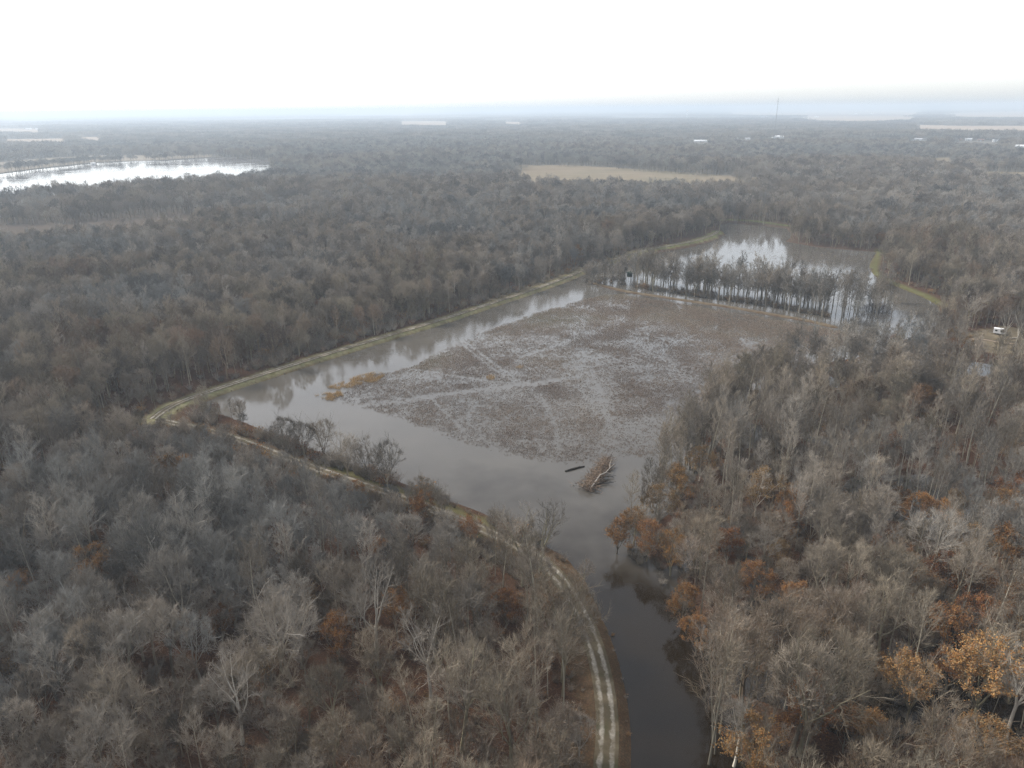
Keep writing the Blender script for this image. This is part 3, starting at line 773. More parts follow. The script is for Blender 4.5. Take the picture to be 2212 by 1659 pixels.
PLANTED = []
def plant(kindname, x, y, z, rz, s, t, label=None, v=None):
    tm, cm, lm, H = KINDS[kindname][v if v is not None else rng.integers(len(KINDS[kindname]))]
    root = empty(kindname, (x, y, z), rz, s)
    for nm, me in (("trunk", tm), ("crown", cm), ("leaves", lm)):
        if me is None: continue
        o = bpy.data.objects.new(nm, me); o.parent = root; o["tint"] = float(min(t, .28) if kindname == "sycamore" and nm == "crown" else t); COL.objects.link(o)
    tag(root, label, CATN[kindname], GROUP[kindname])
    PLANTED.append((root, kindname, t, x, y, z + H * s * .7)); return root

for (kn, x, y, z, s, t, lab) in spec:
    wx, wy = at(x, y, z); g = float(ground_z(np.array([[wx, wy]]))[0])
    plant(kn, wx, wy, max(g, -.6), rng.uniform(0, 6.28), s, t, lab, int(rng.integers(7, 11)) if kn == 'bare_tree' and 'bank' in lab else None)
# nearest of each kind become trees of their own, the others go to the one forest
mine = np.zeros(len(P), bool)
for ki, kn, cap in ((0, "bare_tree", 275), (1, "slender_tree", 285), (2, "russet_oak", 60)):
    c = np.where((kind == ki) & inview)[0]; c = c[np.argsort(rr[c] / size[c])][:cap]; mine[c] = True
    for i in c:
        t = tintv[i] if ki < 2 else rng.random()
        plant(kn, P[i, 0], P[i, 1], float(gz[i]), rng.uniform(0, 6.28), size[i], t)
# the flooded row beyond the cross levee, each tree its own
rowA = smooth(ats([(1278, 612), (1340, 608)]), 4)
cnt = 0
while cnt < 240:
    q = rng.random()
    if q < .20: x, y = rng.uniform(1266, 1352), rng.uniform(596, 617)
    elif q < .86:
        x = rng.uniform(1366, 1775); b0 = np.interp(x, [1370, 1500, 1650, 1775], [622, 640, 660, 684]); y = b0 - abs(rng.normal(0, 14)) + 2
    else: x, y = rng.uniform(1760, 1930), rng.uniform(650, 700)
    wx, wy = at(x, y)
    if any(abs(wx - a) + abs(wy - b) < 1.35 for (_, kn, _, a, b, _) in PLANTED if kn == "flooded_tree"): continue
    if d_line(np.array([[wx, wy]]), LEVEE_CROSS)[0] < 2.5: continue
    g = float(ground_z(np.array([[wx, wy]]))[0])
    plant("flooded_tree", wx, wy, max(g, -.5), rng.uniform(0, 6.28), rng.uniform(.62, 1.15) if x > 1353 else rng.uniform(.42, .72), np.clip(rng.normal(.28, .15), 0, .8)); cnt += 1
for _ in range(11):      # a few more behind the blind, added so their reflections cover bright water
    wx, wy = at(rng.uniform(1341, 1378), rng.uniform(582, 603)); g = float(ground_z(np.array([[wx, wy]]))[0])
    plant("flooded_tree", wx, wy, max(g, -.5), rng.uniform(0, 6.28), rng.uniform(.5, .8), np.clip(rng.normal(.3, .12), 0, .8))
# say which one each is: by tone and place, then counted from the left
buck = {}
for rec in PLANTED:
    root, kn, t, x, y, z = rec
    if "label" in root: continue
    px, py = proj((x, y, z))
    if kn == "flooded_tree":
        w = "far left of the hunting blind" if px < 1310 else "just left of the hunting blind" if px < 1352 else "right beside the hunting blind" if px < 1390 else ["towards the left end of the flooded row", "left of the middle of the flooded row", "in the middle of the flooded row", "right of the middle of the flooded row", "towards the right end of the flooded row"][int((px - 1390) / 78)] if px < 1780 else "at the right end of the flooded row"
    elif kn == "russet_oak": w = where(px, py)
    else: w = where(px, py)
    buck.setdefault((kn, "" if kn == "russet_oak" else tone(t), w), []).append((px, root))
for (kn, tn, w), lst in buck.items():
    lst.sort(key=lambda p: p[0]); n = len(lst)
    for i, (_, root) in enumerate(lst):
        noun = (tn + " " if tn else "") + NOUN[kn]
        if n == 1: lab = f"only {noun[:-1]} {w}"
        elif i == n - 1: lab = f"rightmost among {noun} {w}"
        else: lab = f"{ORD[min(i, 19)]} from left among {noun} {w}" if i < 20 else f"one of the last {noun} {w}"
        root["label"] = lab

# the rest of the wood: one object
FP, FS, FI, FT = [], [], [], []
rest = ~mine
n = rest.sum(); kd = kind[rest]
FP_mid = np.concatenate([P[rest], gz[rest][:, None]], 1)
idx_mid = np.where(kd == 0, rng.integers(0, 8, n), np.where(kd == 1, rng.integers(8, 14, n), rng.integers(14, 17, n)))
sm = size[rest]; tm_ = np.where(kd == 2, rng.random(n), tintv[rest])
def clumps(r0_, r1_, s, half, lo, hi):
    Q = jitter_grid(-r1_ * .8, r1_ * .8, 50, r1_, s)
    rq = np.hypot(Q[:, 0], Q[:, 1]); Q = Q[wedge(Q, half) & (rq >= r0_) & (rq < r1_)]
    Q = Q[clear_of(Q)]
    return Q, rng.integers(lo, hi, len(Q))
A1, i1 = clumps(740, 2400, 15.5, 45, 0, 8)
A2, i2 = clumps(2400, 6500, 41, 42, 8, 13)
A3, i3 = clumps(6500, 34000, 200, 41, 13, 17)
A3k = fbm(A3, 1500, 2) > .40
A3, i3 = A3[A3k], i3[A3k]
Q = np.concatenate([A1, A2, A3]); qi = np.concatenate([i1, i2, i3])
qr = np.hypot(Q[:, 0], Q[:, 1])
qs = rng.uniform(.85, 1.1, len(Q)) * (.75 + .5 * fbm(Q, 180, 2))
qs = np.where(qr < 6500, qs, 1.0)
qsz = np.stack([np.where(qr < 6500, 1.0, 1.0), np.ones(len(Q)), qs], 1)
qt = np.clip(.22 + (fbm(Q + 900, 260, 3) - .5) * .9 + rng.normal(0, .08, len(Q)), 0, .8)
# every shape in one collection so that the wood is ONE object
for o in list(L_FAR.objects): L_MID.objects.link(o)
for k, o in enumerate(sorted(L_FAR.objects, key=lambda o: o.name)): o.name = f"tree_shape_{17 + k:02d}"
scatter("forest", L_MID, np.concatenate([FP_mid, np.concatenate([Q, np.full((len(Q), 1), .6)], 1)]), rng.uniform(0, 6.28, n + len(Q)),
        np.concatenate([np.stack([sm, sm, sm], 1), qsz]), np.concatenate([idx_mid, qi + 17]), np.concatenate([tm_, qt]),
        "leafless grey-brown woodland stretching from the pond to the hazy horizon")
print("TREES", len(PLANTED), "forest", n, len(A1), len(A2), len(A3))

# -------------------------------- undergrowth
def shrub(seed, leafy):
    r = np.random.default_rng(seed); C, Lf = MB(), MB(); n = 90
    a = r.uniform(0, 6.28, n); b = np.stack([np.cos(a), np.sin(a), np.zeros(n)], 1) * r.uniform(0, .35, n)[:, None]
    d = np.stack([np.cos(a) * r.uniform(.1, .9, n), np.sin(a) * r.uniform(.1, .9, n), np.ones(n)], 1); d /= np.linalg.norm(d, axis=1)[:, None]
    L = r.uniform(.9, 2.4, n); C.spikes(b, d, L, np.full(n, .03), r)
    k = 220; i = r.integers(0, n, k); b2 = b[i] + d[i] * (L[i] * r.uniform(.3, .95, k))[:, None]
    d2 = d[i] + r.normal(0, .5, (k, 3)); d2 /= np.linalg.norm(d2, axis=1)[:, None]; C.spikes(b2, d2, r.uniform(.3, .9, k), np.full(k, .022), r)
    if leafy:
        m = 260; i = r.integers(0, k, m); c = b2[i] + r.normal(0, .25, (m, 3)); a_ = r.normal(size=(m, 3)); a_ /= np.linalg.norm(a_, axis=1)[:, None]
        b_ = np.cross(a_, r.normal(size=(m, 3))); b_ /= np.linalg.norm(b_, axis=1)[:, None]; s = r.uniform(.06, .14, m)[:, None]
        q = np.arange(m) * 4; Lf.add(np.stack([c - a_ * s, c + b_ * s, c + a_ * s, c - b_ * s], 1).reshape(-1, 3), np.stack([q, q + 1, q + 2, q + 3], 1).tolist())
    return joined([(C, 1, 0), (Lf, 2, 0)], "shrub_shape", MATS)
L_SHR = lib("shrub_shapes")
for k in range(6): add_src(L_SHR, f"shrub_shape_{k:02d}", shrub(20 + k, k >= 4))
U = jitter_grid(-400, 420, 62, 520, 3.1); U = U[wedge(U, 47)]
U = U[clear_of(U, .3, 3.4)]; U = U[rng.random(len(U)) < .25 + .7 * (fbm(U + 77, 18, 2) > .5)]
# weeds along the shoulders of the tracks
ed = []
for line, off in ((dense(LEVEE_NEAR, .9), 3.4), (dense(LEVEE_FAR, 1.2), 3.8)):
    for sgn in (-1, 1):
        T = np.gradient(line, axis=0); T /= np.linalg.norm(T, axis=1)[:, None]; nx = np.stack([T[:, 1], -T[:, 0]], 1)
        q = line + nx * sgn * (off + np.abs(rng.normal(0, .8, len(line))))[:, None]; ed.append(q[rng.random(len(q)) < .35])
nb_ = dense(LEVEE_NEAR[8:64], .8); T = np.gradient(nb_, axis=0); T /= np.linalg.norm(T, axis=1)[:, None]; nx = np.stack([T[:, 1], -T[:, 0]], 1)
brush = np.concatenate([nb_ + nx * sg * rng.uniform(3.2, 9, len(nb_))[:, None] for sg in (-1, 1, -1, 1)]); brush = brush[rng.random(len(brush)) < .8 * sstep(fbm(brush, 14, 2), .38, .6)]
ed = np.concatenate(ed)
# brush between the levee road and the wood, and under the flooded row
bf = jitter_grid(-110, 200, 180, 560, 2.1); db = d_line(bf, LEVEE_FAR); bf = bf[(db > 5.5) & (db < 24) & clear_of(bf, .3, 3.4) & (rng.random(len(bf)) < .75)]
fl = np.array([at(x, np.interp(x, [1370, 1500, 1650, 1775], [621, 639, 659, 682]) - abs(rng.normal(0, 5)) + 1) for x in rng.uniform(1370, 1790, 330)]); fl = fl[d_line(fl, LEVEE_CROSS) > 1.6]
fl2 = np.array([at(rng.uniform(1266, 1348), rng.uniform(600, 615)) for _ in range(40)]); fl = np.concatenate([fl, fl2])
UP = np.concatenate([U, ed, bf, brush, fl]); us = np.concatenate([rng.uniform(.6, 1.5, len(U)), rng.uniform(.18, .4, len(ed)), rng.uniform(.9, 2.4, len(bf)), rng.uniform(.7, 2.2, len(brush)), rng.uniform(.5, 1.6, len(fl))])
uz = np.maximum(ground_z(UP), -.4); kk = (uz > -.15) | (np.arange(len(UP)) >= len(UP) - len(fl)); UP, us, uz = UP[kk], us[kk], uz[kk]
scatter("undergrowth", L_SHR, np.concatenate([UP, uz[:, None] - .05], 1), rng.uniform(0, 6.28, len(UP)), np.stack([us] * 3, 1),
        np.where(rng.random(len(UP)) < .86, rng.integers(0, 4, len(UP)), rng.integers(4, 6, len(UP))), np.clip(rng.normal(.5, .22, len(UP)), 0, .85), "leafless brush and russet saplings on the forest floor")

# -------------------------------- marsh grass standing in the shallow pond
def tuft(seed, n, h, spread, w):
    r = np.random.default_rng(seed); C = MB()
    b = np.concatenate([r.normal(0, spread, (n, 2)), np.full((n, 1), -.25)], 1)
    d = np.concatenate([r.normal(0, .38, (n, 2)), np.ones((n, 1))], 1); d /= np.linalg.norm(d, axis=1)[:, None]
    C.spikes(b, d, h * r.uniform(.5, 1.25, n), w * r.uniform(.7, 1.4, n), r)
    return C
L_SED = lib("sedge_shapes")
for k in range(6):
    me = tuft(k, 26, .75, .32, .035).mesh("sedge_shape", SEDGE); add_src(L_SED, f"sedge_shape_{k:02d}", me)
MARSH = ats([(690, 866), (790, 812), (880, 790), (960, 752), (1040, 715), (1130, 684), (1220, 656), (1300, 636), (1350, 634), (1450, 650), (1560, 668), (1680, 688), (1780, 706),
             (1900, 730), (1700, 780), (1640, 840), (1590, 905), (1530, 960), (1440, 985), (1330, 1000), (1200, 1010), (1090, 990), (1010, 965), (930, 938), (850, 905), (770, 882)])
M = jitter_grid(-110, 260, 180, 460, .45)
M = M[in_poly(M, MARSH)]
e_ = d_line(M, MARSH, True); e_ = e_ - 5 * (fbm(M, 5, 3) - .4)
dens = fbm(M, 16, 3) * .9 + .55 * (fbm(M + 50, 4, 2) - .5) + .10 * sstep(M[:, 1], 260, 420)
dens = np.clip(.50 + 1.5 * (dens - .47) + .30 * sstep(M[:, 1], 265, 350), .10, 1) * sstep(e_, 0, 4)
def streak(pts, w):
    global dens
    d = d_line(M, smooth(ats(pts), 4)); dens = dens * (1 - (.84 if w < 3 else .45) * np.exp(-(d / w) ** 2))
for pts in ([(1000, 745), (1050, 785), (1112, 826)], [(1010, 742), (1062, 782), (1122, 824)], [(890, 797), (980, 812), (1080, 826), (1140, 828)],
            [(770, 876), (860, 864), (960, 850), (1060, 838), (1150, 828)]):
    streak(pts, 1.05)
streak([(770, 880), (860, 868), (960, 853), (1060, 840), (1150, 829), (1250, 815)], 2.2)
for pts, w in (([(1210, 742), (1260, 722), (1310, 705), (1350, 688)], 3.0), ([(1130, 770), (1190, 752), (1230, 735)], 2.5), ([(1150, 828), (1240, 812), (1330, 800), (1400, 790)], 4),
               ([(1170, 860), (1200, 920), (1210, 985)], 1.0), ([(1290, 830), (1310, 900), (1330, 960)], 1.0), ([(1420, 790), (1480, 815), (1530, 850), (1500, 890), (1420, 905)], 4.5),
               ([(1370, 735), (1420, 770), (1470, 790)], 4), ([(1330, 905), (1420, 935), (1480, 940)], 5), ([(930, 860), (1000, 930)], .9), ([(1240, 800), (1250, 760)], 3)):
    streak(pts, w)
M = M[rng.random(len(M)) < dens * .85]
ms = rng.uniform(.5, 1.1, len(M)) * (.7 + .6 * fbm(M, 9, 2))
scatter("marsh_grass", L_SED, np.concatenate([M, np.full((len(M), 1), 0.0)], 1), rng.uniform(0, 6.28, len(M)), np.stack([ms] * 3, 1), rng.integers(0, 6, len(M)),
        np.clip(.25 + .35 * sstep(M[:, 1], 240, 380) + 1.3 * (fbm(M + 10, 30, 2) - .5) + rng.normal(0, .2, len(M)), 0, 1), "dull brown marsh grass standing in the shallow flooded field")
print("SEDGE", len(M), "UNDER", len(UP))
# thinner weed in the far pool
B = jitter_grid(120, 420, 380, 700, 1.0)
far_pool = ats([(1600, 540), (1700, 528), (1860, 545), (1890, 560), (1830, 600), (1700, 590), (1560, 570)])
B = B[in_poly(B, far_pool)]; B = B[rng.random(len(B)) < sstep(fbm(B, 20, 3), .30, .55) * .2]
scatter("water_weed", L_SED, np.concatenate([B, np.full((len(B), 1), -.12)], 1), rng.uniform(0, 6.28, len(B)), np.stack([rng.uniform(.7, 1.3, len(B))] * 3, 1), rng.integers(0, 6, len(B)),
        np.clip(rng.normal(.4, .2, len(B)), 0, 1), "thin brown weed breaking the surface of the far pool")

# straw-coloured reed beds
def reeds(cx, cy, pts, n, label):
    poly = ats(pts); C = MB(); r = np.random.default_rng(n)
    lo, hi = poly.min(0), poly.max(0); q = r.uniform(lo, hi, (n * 3, 2)); q = q[in_poly(q, poly)]
    q = q[fbm(q, 2.5, 2) > .36][:n]; m = len(q); o = q.mean(0)
    b = np.concatenate([q - o, np.full((m, 1), -.2)], 1)
    d = np.concatenate([r.normal(0, .35, (m, 2)), np.ones((m, 1))], 1); d /= np.linalg.norm(d, axis=1)[:, None]
    C.spikes(b, d, r.uniform(.6, 1.5, m), r.uniform(.03, .06, m), r)
    ob = C.obj("reeds", STRAW); ob.location = (o[0], o[1], 0); tag(ob, label, "reed bed", "straw-coloured reed beds in the pond")
reeds(770, 820, [(705, 838), (735, 828), (775, 812), (815, 803), (832, 810), (812, 828), (770, 836), (730, 842)], 5200, "largest golden straw-coloured reed bed beside the open water")
reeds(715, 857, [(680, 856), (700, 851), (735, 846), (742, 856), (722, 866), (696, 864)], 1900, "pale straw reed bed at the water's edge below the golden one")
reeds(1060, 816, [(1050, 815), (1060, 811), (1070, 814), (1068, 821), (1054, 822)], 420, "small round golden reed clump between the flooded ruts")
reeds(1122, 793, [(1114, 794), (1122, 791), (1131, 793), (1126, 797)], 160, "tiny yellowish reed clump above the round golden one")

# -------------------------------- the drift pile and its log
A = np.array(at(1266, 1060)); Bp = np.array(at(1312, 996)); ax = Bp - A; Lp = np.linalg.norm(ax); ax /= Lp; sd = np.array([ax[1], -ax[0]])
root = empty("driftwood_pile", (A[0], A[1], 0)); tag(root, "heap of grey driftwood round an uprooted tree, standing in the pond", "driftwood")
def W(a, s, z): return np.array([ax[0] * a * Lp + sd[0] * s, ax[1] * a * Lp + sd[1] * s, z])
r = np.random.default_rng(5)
nb = 1500; t = r.uniform(-.02, 1.0, nb); wid = np.interp(t, [0, .2, .5, .8, 1], [2.6, 2.4, 1.5, 1.7, .9])
s_ = r.normal(0, .55, nb) * wid * (.7 + .6 * np.abs(np.sin(t * 9 + 1))); zt = np.maximum(.05, (2.1 - .25 * np.abs(s_)) * r.uniform(.05, 1, nb) * np.interp(t, [0, .3, .6, 1], [1.1, .8, .9, .7]))
Bs = np.array([W(a, b, c) for a, b, c in zip(t, s_, zt)]); Dd = r.normal(size=(nb, 3)); Dd[:, 2] *= .35; Dd += np.append(ax, .0) * .5; Dd /= np.linalg.norm(Dd, axis=1)[:, None]
br = MB(); br.spikes(Bs, Dd, r.uniform(.7, 2.8, nb), r.uniform(.06, .16, nb), r)
for k in range(46):
    p = W(r.uniform(0, .95), r.normal(0, 1.0), r.uniform(.1, 1.1)); d = norm(np.append(ax, 0) * r.normal(.6, .7) + r.normal(0, .45, 3) * np.array([1, 1, .3])); L = r.uniform(1.5, 4)
    br.tube([p, p + d * L * .5 + r.normal(0, .12, 3), p + d * L], [.13, .10, .05], 5)
# a low mound of packed debris under the sticks
ang = np.linspace(0, 2 * math.pi, 26)[:-1]; V = [W(.45, 0, 1.0)]; 
for ring, zz in ((.55, .75), (1.0, -.2)):
    for q in ang:
        a = .47 + .5 * ring * math.cos(q); V.append(W(a, ring * math.sin(q) * np.interp(a, [0, .3, .6, 1], [2.2, 1.9, 1.2, .8]) * r.uniform(.8, 1.2), zz + r.uniform(-.15, .2)))
k = 25; Fm = [(0, 1 + i, 1 + (i + 1) % k) for i in range(k)] + [(1 + i, 1 + k + i, 1 + k + (i + 1) % k, 1 + (i + 1) % k) for i in range(k)]
md = MB(); md.add(V, Fm); md.obj("debris_mound", DRIFT, root)
br.obj("brush", DRIFT, root)
tr = MB(); tp = [W(.02, 1.3, .9), W(.22, 1.4, 1.25), W(.40, 1.5, 1.4), W(.50, 2.6, 1.5), W(.68, 2.7, 1.3), W(.86, 3.0, 1.0)]
tr.tube(tp, [.24, .21, .18, .14, .10, .05], 8)
tr.tube([tp[4], W(.80, 2.0, 1.6), W(.92, 1.7, 1.7)], [.12, .08, .04], 6); tr.tube([tp[3], W(.52, 3.4, 1.1), W(.60, 4.3, .7)], [.14, .09, .04], 6)
tr.obj("bleached_trunk", BLEACHED, root)
rp = MB()
for k in range(22):
    a = r.uniform(0, 6.28); p0 = W(.03, 1.0, .7); d = norm(np.append(-ax, 0) * r.uniform(.2, .8) + np.append(sd, 0) * math.cos(a) + np.array([0, 0, 1]) * math.sin(a)); L = r.uniform(.8, 1.8)
    rp.tube([p0, p0 + d * L * .6, p0 + d * L + r.normal(0, .2, 3)], [.2, .11, .04], 5)
rp.obj("root_plate", DRIFT, root)
sb = MB()
for k in range(9):
    p = W(r.uniform(.15, .45), 2.0, .5); d = norm(np.append(sd, 0) + np.append(ax, 0) * r.uniform(.1, .9) + np.array([0, 0, r.uniform(-.02, .12)])); L = r.uniform(2.5, 5.5)
    sb.tube([p - d * 1.5, p + d * L * .5 + r.normal(0, .15, 3), p + d * L], [.12, .08, .03], 5)
    for j in range(4):
        q = p + d * L * r.uniform(.3, .95); e = norm(d + r.normal(0, .6, 3) * np.array([1, 1, .4])); sb.tube([q, q + e * r.uniform(.6, 1.4)], [.04, .015], 4)
sb.obj("side_branches", WETLOG, root)
la, lb = np.array(at(1221, 1019)), np.array(at(1263, 1008))
lg = MB(); m_ = (la + lb) / 2; d_ = np.append(lb - la, 0) / 2
lg.tube([-d_, -d_ * .4 + np.array([.03, .10, .04]), d_ * .4 + np.array([-.02, .12, .02]), d_ * .97], [.24, .34, .30, .20], 12)
lg.tube([d_ * .3, d_ * .42 + np.array([.2, .3, .5])], [.09, .05], 6); lg.tube([-d_ * .5, -d_ * .55 + np.array([-.2, -.5, .15])], [.08, .04], 6)
lo_ = lg.obj("floating_log", WETLOG); lo_.location = (m_[0], m_[1], .14); tag(lo_, "single dark wet log floating beside the driftwood heap", "log")
# brush islet at the right end of the flooded row
ix, iy = at(1893, 672); isl = empty("brush_islet", (ix, iy, 0)); tag(isl, "dark rounded brush thicket standing in water right of the flooded trees", "thicket")
r = np.random.default_rng(9); nb = 2600
q = r.normal(size=(nb, 3)); q[:, 2] = np.abs(q[:, 2]); q /= np.linalg.norm(q, axis=1)[:, None]; q *= (r.random(nb) ** .4)[:, None] * np.array([8, 6, 4.2])
dd = q / np.array([8, 6, 4.2]) + np.array([0, 0, .7]) + r.normal(0, .35, (nb, 3)); dd /= np.linalg.norm(dd, axis=1)[:, None]
C = MB(); C.spikes(q, dd, r.uniform(.8, 2, nb), np.full(nb, .05), r); C.obj("thicket_crown", noisy("thicket_twigs", [(.3, (.05, .035, .028)), (.7, (.10, .07, .055))], .8), isl)
C = MB()
for k in range(14):
    p = np.array([r.normal(0, 3.2), r.normal(0, 2.4), -.4]); C.tube([p, p + np.array([r.normal(0, .5), r.normal(0, .5), 2]), p + np.array([r.normal(0, 1), r.normal(0, 1), 4.4])], [.1, .08, .04], 5)
C.obj("thicket_stems", BARK, isl)

# -------------------------------- hunting blind on legs
bx, by = at(1359, 612); bl = empty("hunting_blind", (bx, by, 0), R(14)); tag(bl, "dark green box blind on tall legs standing in the pond", "hunting blind")
b = MB(); b.box((0, 0, 5.4), (2.5, 2.5, 2.1)); b.obj("cabin", GREENP, bl)
b = MB(); b.add([(-1.5, -1.5, 6.46), (1.5, -1.5, 6.46), (1.5, 1.5, 6.46), (-1.5, 1.5, 6.46), (-1.5, -1.5, 6.58), (1.5, -1.5, 6.58), (1.5, 1.5, 6.85), (-1.5, 1.5, 6.85)], [(0, 3, 2, 1), (4, 5, 6, 7), (0, 1, 5, 4), (1, 2, 6, 5), (2, 3, 7, 6), (3, 0, 4, 7)]); b.obj("roof", GREENP, bl)
for (cx, cy, dx, dy) in ((0, -1.262, 1.7, .02), (-1.262, 0, .02, 1.7), (1.262, 0, .02, 1.7)):
    b = MB(); b.box((cx, cy, 5.7), (dx, dy, .5)); b.obj("window", DARK, bl)
b = MB(); b.box((0, -.2, 4.27), (2.9, 3.2, .14)); b.obj("platform", TIMBER, bl)
for sx in (-1, 1):
    for sy in (-1, 1):
        b = MB(); b.tube([(sx * 1.45, sy * 1.45, -.8), (sx * 1.05, sy * 1.05, 4.2)], [.09, .09], 8); b.obj("leg", TIMBER, bl)
b = MB()
for sx in (-.28, .28): b.tube([(sx, -3.0, -.4), (sx, -1.85, 4.3)], [.05, .05], 6)
for k in range(9): t = k / 9 + .06; b.tube([(-.28, -3.0 + 1.15 * t, -.4 + 4.7 * t), (.28, -3.0 + 1.15 * t, -.4 + 4.7 * t)], [.03, .03], 5)
b.obj("ladder", TIMBER, bl)

# -------------------------------- white trailer in the clearing, pale dirt path, fallen white trunk
tg = float(ground_z(np.array([TRAILER]))[0]); tr_ = empty("trailer", (TRAILER[0], TRAILER[1], tg), R(-35)); tag(tr_, "small white trailer parked in a clearing behind white sycamores", "trailer")
b = MB(); b.box((0, 0, 1.75), (4.6, 2.2, 2.1), 0, .97); b.obj("body", WHITE, tr_)
b = MB(); b.box((0, 0, 2.87), (4.5, 2.2, .14), 0, .9); b.obj("roof", WHITE, tr_)
for x in (-1.2, .9):
    b = MB(); b.box((x, -1.10, 1.95), (.9, .06, .6)); b.obj("window", DARK, tr_)
b = MB(); b.box((2.0, -1.10, 1.6), (.6, .06, 1.6)); b.obj("door", GREYROOF, tr_)
for sy in (-1, 1):
    b = MB(); b.tube([(-.2, sy * .85, .38), (-.2, sy * 1.07, .38)], [.38, .38], 16); b.obj("wheel", RUBBER, tr_)
b = MB(); b.box((0, 0, .58), (4.2, 1.7, .16)); b.box((-2.9, 0, .58), (1.7, .16, .12)); b.obj("chassis", STEEL, tr_)
pth = smooth(ats([(2085, 736), (2125, 738), (2165, 744), (2215, 749), (2300, 756)])); track_line = dense(pth, 1.5)
gzp = ground_z(track_line)
T = np.gradient(track_line, axis=0); T /= np.linalg.norm(T, axis=1)[:, None]; nx = np.stack([T[:, 1], -T[:, 0]], 1)
V = []; 
for i in range(len(track_line)):
    w = .9 + .5 * math.sin(i * .7) * .4
    for u in (-1, 0, 1): V.append((*(track_line[i] + nx[i] * u * w), max(gzp[i], .1) + .22 - .05 * abs(u)))
me = bpy.data.meshes.new("dirt_path"); me.from_pydata(V, [], [(i * 3 + j, i * 3 + j + 1, i * 3 + j + 4, i * 3 + j + 3) for i in range(len(track_line) - 1) for j in range(2)]); me.materials.append(PALE_FIELD)
o = bpy.data.objects.new("dirt_path", me); COL.objects.link(o); tag(o, kind="structure")
fa, fb = np.array(at(2174, 737)), np.array(at(2215, 734)); g = 1.0
b = MB(); d_ = np.append((fb - fa) / 2, 0); b.tube([-d_, -d_ * .2 + np.array([0, 0, .15]), d_], [.32, .28, .16], 8); b.tube([d_ * .2 + np.array([0, 0, .1]), d_ * .55 + np.array([.6, -1.2, .7])], [.12, .05], 6)
o = b.obj("fallen_trunk", BLEACHED); o.location = (*((fa + fb) / 2), float(ground_z(np.array([(fa + fb) / 2]))[0]) + .28); tag(o, "white fallen trunk lying on the ground right of the trailer", "fallen trunk")

# -------------------------------- far buildings, mast, water tower
for (x, y, w, dp, h, mat, lab), (hx, hy, m) in zip(HOUSES, HPOS):
    ang = math.atan2(hx, hy); e = empty("farm_building", (hx, hy, .7), -ang + R(8)); tag(e, lab, "building", "farm buildings in the far landscape")
    b = MB(); hm, hd = m / 2, dp / 2
    b.add([(-hm, -hd, -.3), (hm, -hd, -.3), (hm, hd, -.3), (-hm, hd, -.3), (-hm, -hd, h), (hm, -hd, h), (hm, hd, h), (-hm, hd, h), (-hm, 0, h + dp * .26), (hm, 0, h + dp * .26)],
          [(0, 1, 5, 4), (2, 3, 7, 6), (1, 2, 6, 9, 5), (3, 0, 4, 8, 7), (0, 3, 2, 1)]); b.obj("wall", WHITE if mat is not REDROOF else PALE_FIELD, e)
    b = MB(); ov = .6; zt = h + dp * .26
    for sgn in (-1, 1):
        y0 = sgn * (hd + ov); z0 = h - .16
        b.add([(-hm - ov, y0, z0), (hm + ov, y0, z0), (hm + ov, 0, zt + .02), (-hm - ov, 0, zt + .02), (-hm - ov, y0, z0 + .3), (hm + ov, y0, z0 + .3), (hm + ov, 0, zt + .34), (-hm - ov, 0, zt + .34)],
              [(0, 1, 2, 3), (7, 6, 5, 4), (0, 4, 5, 1), (1, 5, 6, 2), (3, 2, 6, 7), (0, 3, 7, 4)])
    b.obj("roof", mat, e)
    b = MB(); b.box((0, -hd - .04, h * .36), (min(3.6, m * .3), .1, h * .72)); b.obj("door", GREYROOF, e)
mx, my = at(1676, 262, 36); mz = 0.5
k = 2200 / math.hypot(mx, my); mx, my = mx * k, my * k; top = 100 + 2200 * (231 - 212) / 1562 - 4
ms_ = empty("radio_mast", (mx, my, .5)); tag(ms_, "thin guyed lattice radio mast rising above the horizon", "radio mast")
b = MB(); hw = .8; cor = [(hw * math.cos(a), hw * math.sin(a)) for a in (0, 2.094, 4.189)]
for c in cor: b.tube([(*c, 0), (*c, top)], [.15, .15], 4)
nseg = int(top / 4)
for i in range(nseg):
    for j in range(3):
        a, c = cor[j], cor[(j + 1) % 3]; z0, z1 = i * 4, (i + 1) * 4
        b.tube([(*a, z0), (*c, z1)], [.05, .05], 3, False); b.tube([(*a, z1), (*c, z1)], [.05, .05], 3, False)
b.obj("lattice", STEEL, ms_)
b = MB(); b.tube([(0, 0, top - 1), (0, 0, top + 4)], [.2, .08], 6); 
for a in (0, 2.1, 4.2): b.box((1.3 * math.cos(a), 1.3 * math.sin(a), top - 3), (.4, .5, 2.4), a)
b.obj("antennas", GREYROOF, ms_)
for j in range(3):
    b = MB(); a = j * 2.094 + .5
    for hh in (.35, .65, .95): b.tube([(0, 0, top * hh), (70 * math.cos(a), 70 * math.sin(a), 0)], [.06, .06], 3, False)
    b.obj("guy_wires", STEEL, ms_)
wx, wy = at(1484, 245, 0); k = 9000 / math.hypot(wx, wy); wt = empty("water_tower", (wx * k, wy * k, .5)); tag(wt, "tiny white water tower on the horizon left of the radio mast", "water tower")
b = MB(); b.tube([(0, 0, 0), (0, 0, 8), (0, 0, 62)], [8, 3.5, 3.2], 14); b.obj("pedestal", WHITE, wt)
b = MB(); zz = np.linspace(-1, 1, 12); b.tube([(0, 0, 72 + 11 * z) for z in zz], [max(.4, 11 * math.sqrt(max(0, 1 - z * z))) for z in zz], 20); b.obj("tank", WHITE, wt)

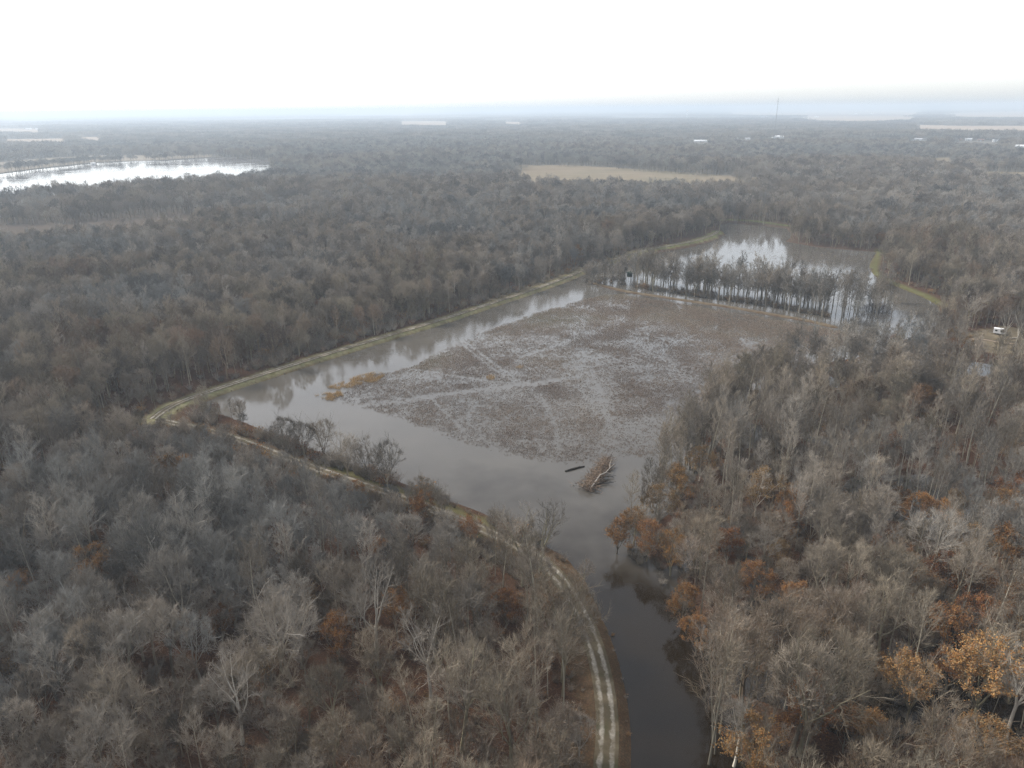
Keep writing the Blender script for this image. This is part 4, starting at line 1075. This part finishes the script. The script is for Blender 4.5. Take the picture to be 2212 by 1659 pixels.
# ------------------------------------------------------------------ the air
hm, nt, out = new_mat("haze")
pv = N(nt, "ShaderNodeVolumePrincipled"); pv.inputs["Color"].default_value = (.64, .73, .82, 1); pv.inputs["Density"].default_value = 1 / 5300; pv.inputs["Anisotropy"].default_value = .25
nt.links.new(pv.outputs[0], out.inputs["Volume"])
b = MB(); b.box((0, 33000, (138 - 3) / 2), (110000, 78000, 141)); hz = b.obj("haze", hm); tag(hz, kind="stuff", label="pale blue winter haze over the whole landscape")

# ------------------------------------------------------------------ light
SUN_AZ, SUN_EL = R(-62), R(42)
w = bpy.data.worlds.new("World"); sc.world = w; w.use_nodes = True; nt = w.node_tree; nt.nodes.clear()
sky = N(nt, "ShaderNodeTexSky", sky_type="NISHITA"); sky.sun_disc = False; sky.sun_elevation = SUN_EL; sky.sun_rotation = SUN_AZ
sky.air_density = 1.0; sky.dust_density = 1.5; sky.ozone_density = 1.0; sky.altitude = 100
hs = N(nt, "ShaderNodeHueSaturation"); hs.inputs["Saturation"].default_value = .32; nt.links.new(sky.outputs[0], hs.inputs["Color"])
bg = N(nt, "ShaderNodeBackground"); bg.inputs[1].default_value = .15; nt.links.new(mixc(nt, 1.0, hs.outputs[0], (.55, .56, .58), "ADD"), bg.inputs[0])      # a thin even veil of cloud
wo = N(nt, "ShaderNodeOutputWorld"); nt.links.new(bg.outputs[0], wo.inputs[0])
ld = bpy.data.lights.new("sun", "SUN"); ld.energy = 2.5; ld.angle = R(11); ld.color = (1.0, .95, .88)
lo = bpy.data.objects.new("sun", ld); COL.objects.link(lo)
sdir = Vector((math.sin(SUN_AZ) * math.cos(SUN_EL), math.cos(SUN_AZ) * math.cos(SUN_EL), math.sin(SUN_EL)))
lo.rotation_euler = (-sdir).to_track_quat("-Z", "Y").to_euler(); lo.location = (0, 0, 300)

sc.view_settings.view_transform = "Standard"; sc.view_settings.look = "None"; sc.view_settings.exposure = 0.90; sc.view_settings.gamma = 1.0
sc.render.engine = "CYCLES"
cy = sc.cycles
cy.max_bounces = 5; cy.diffuse_bounces = 2; cy.glossy_bounces = 2; cy.transmission_bounces = 1; cy.volume_bounces = 1; cy.transparent_max_bounces = 6
cy.sample_clamp_indirect = 6; cy.use_denoising = True
try: cy.denoiser = "OPENIMAGEDENOISE"; cy.denoising_input_passes = "RGB_ALBEDO_NORMAL"; cy.denoising_prefilter = "NONE"
except Exception: pass
cy.caustics_reflective = False; cy.caustics_refractive = False
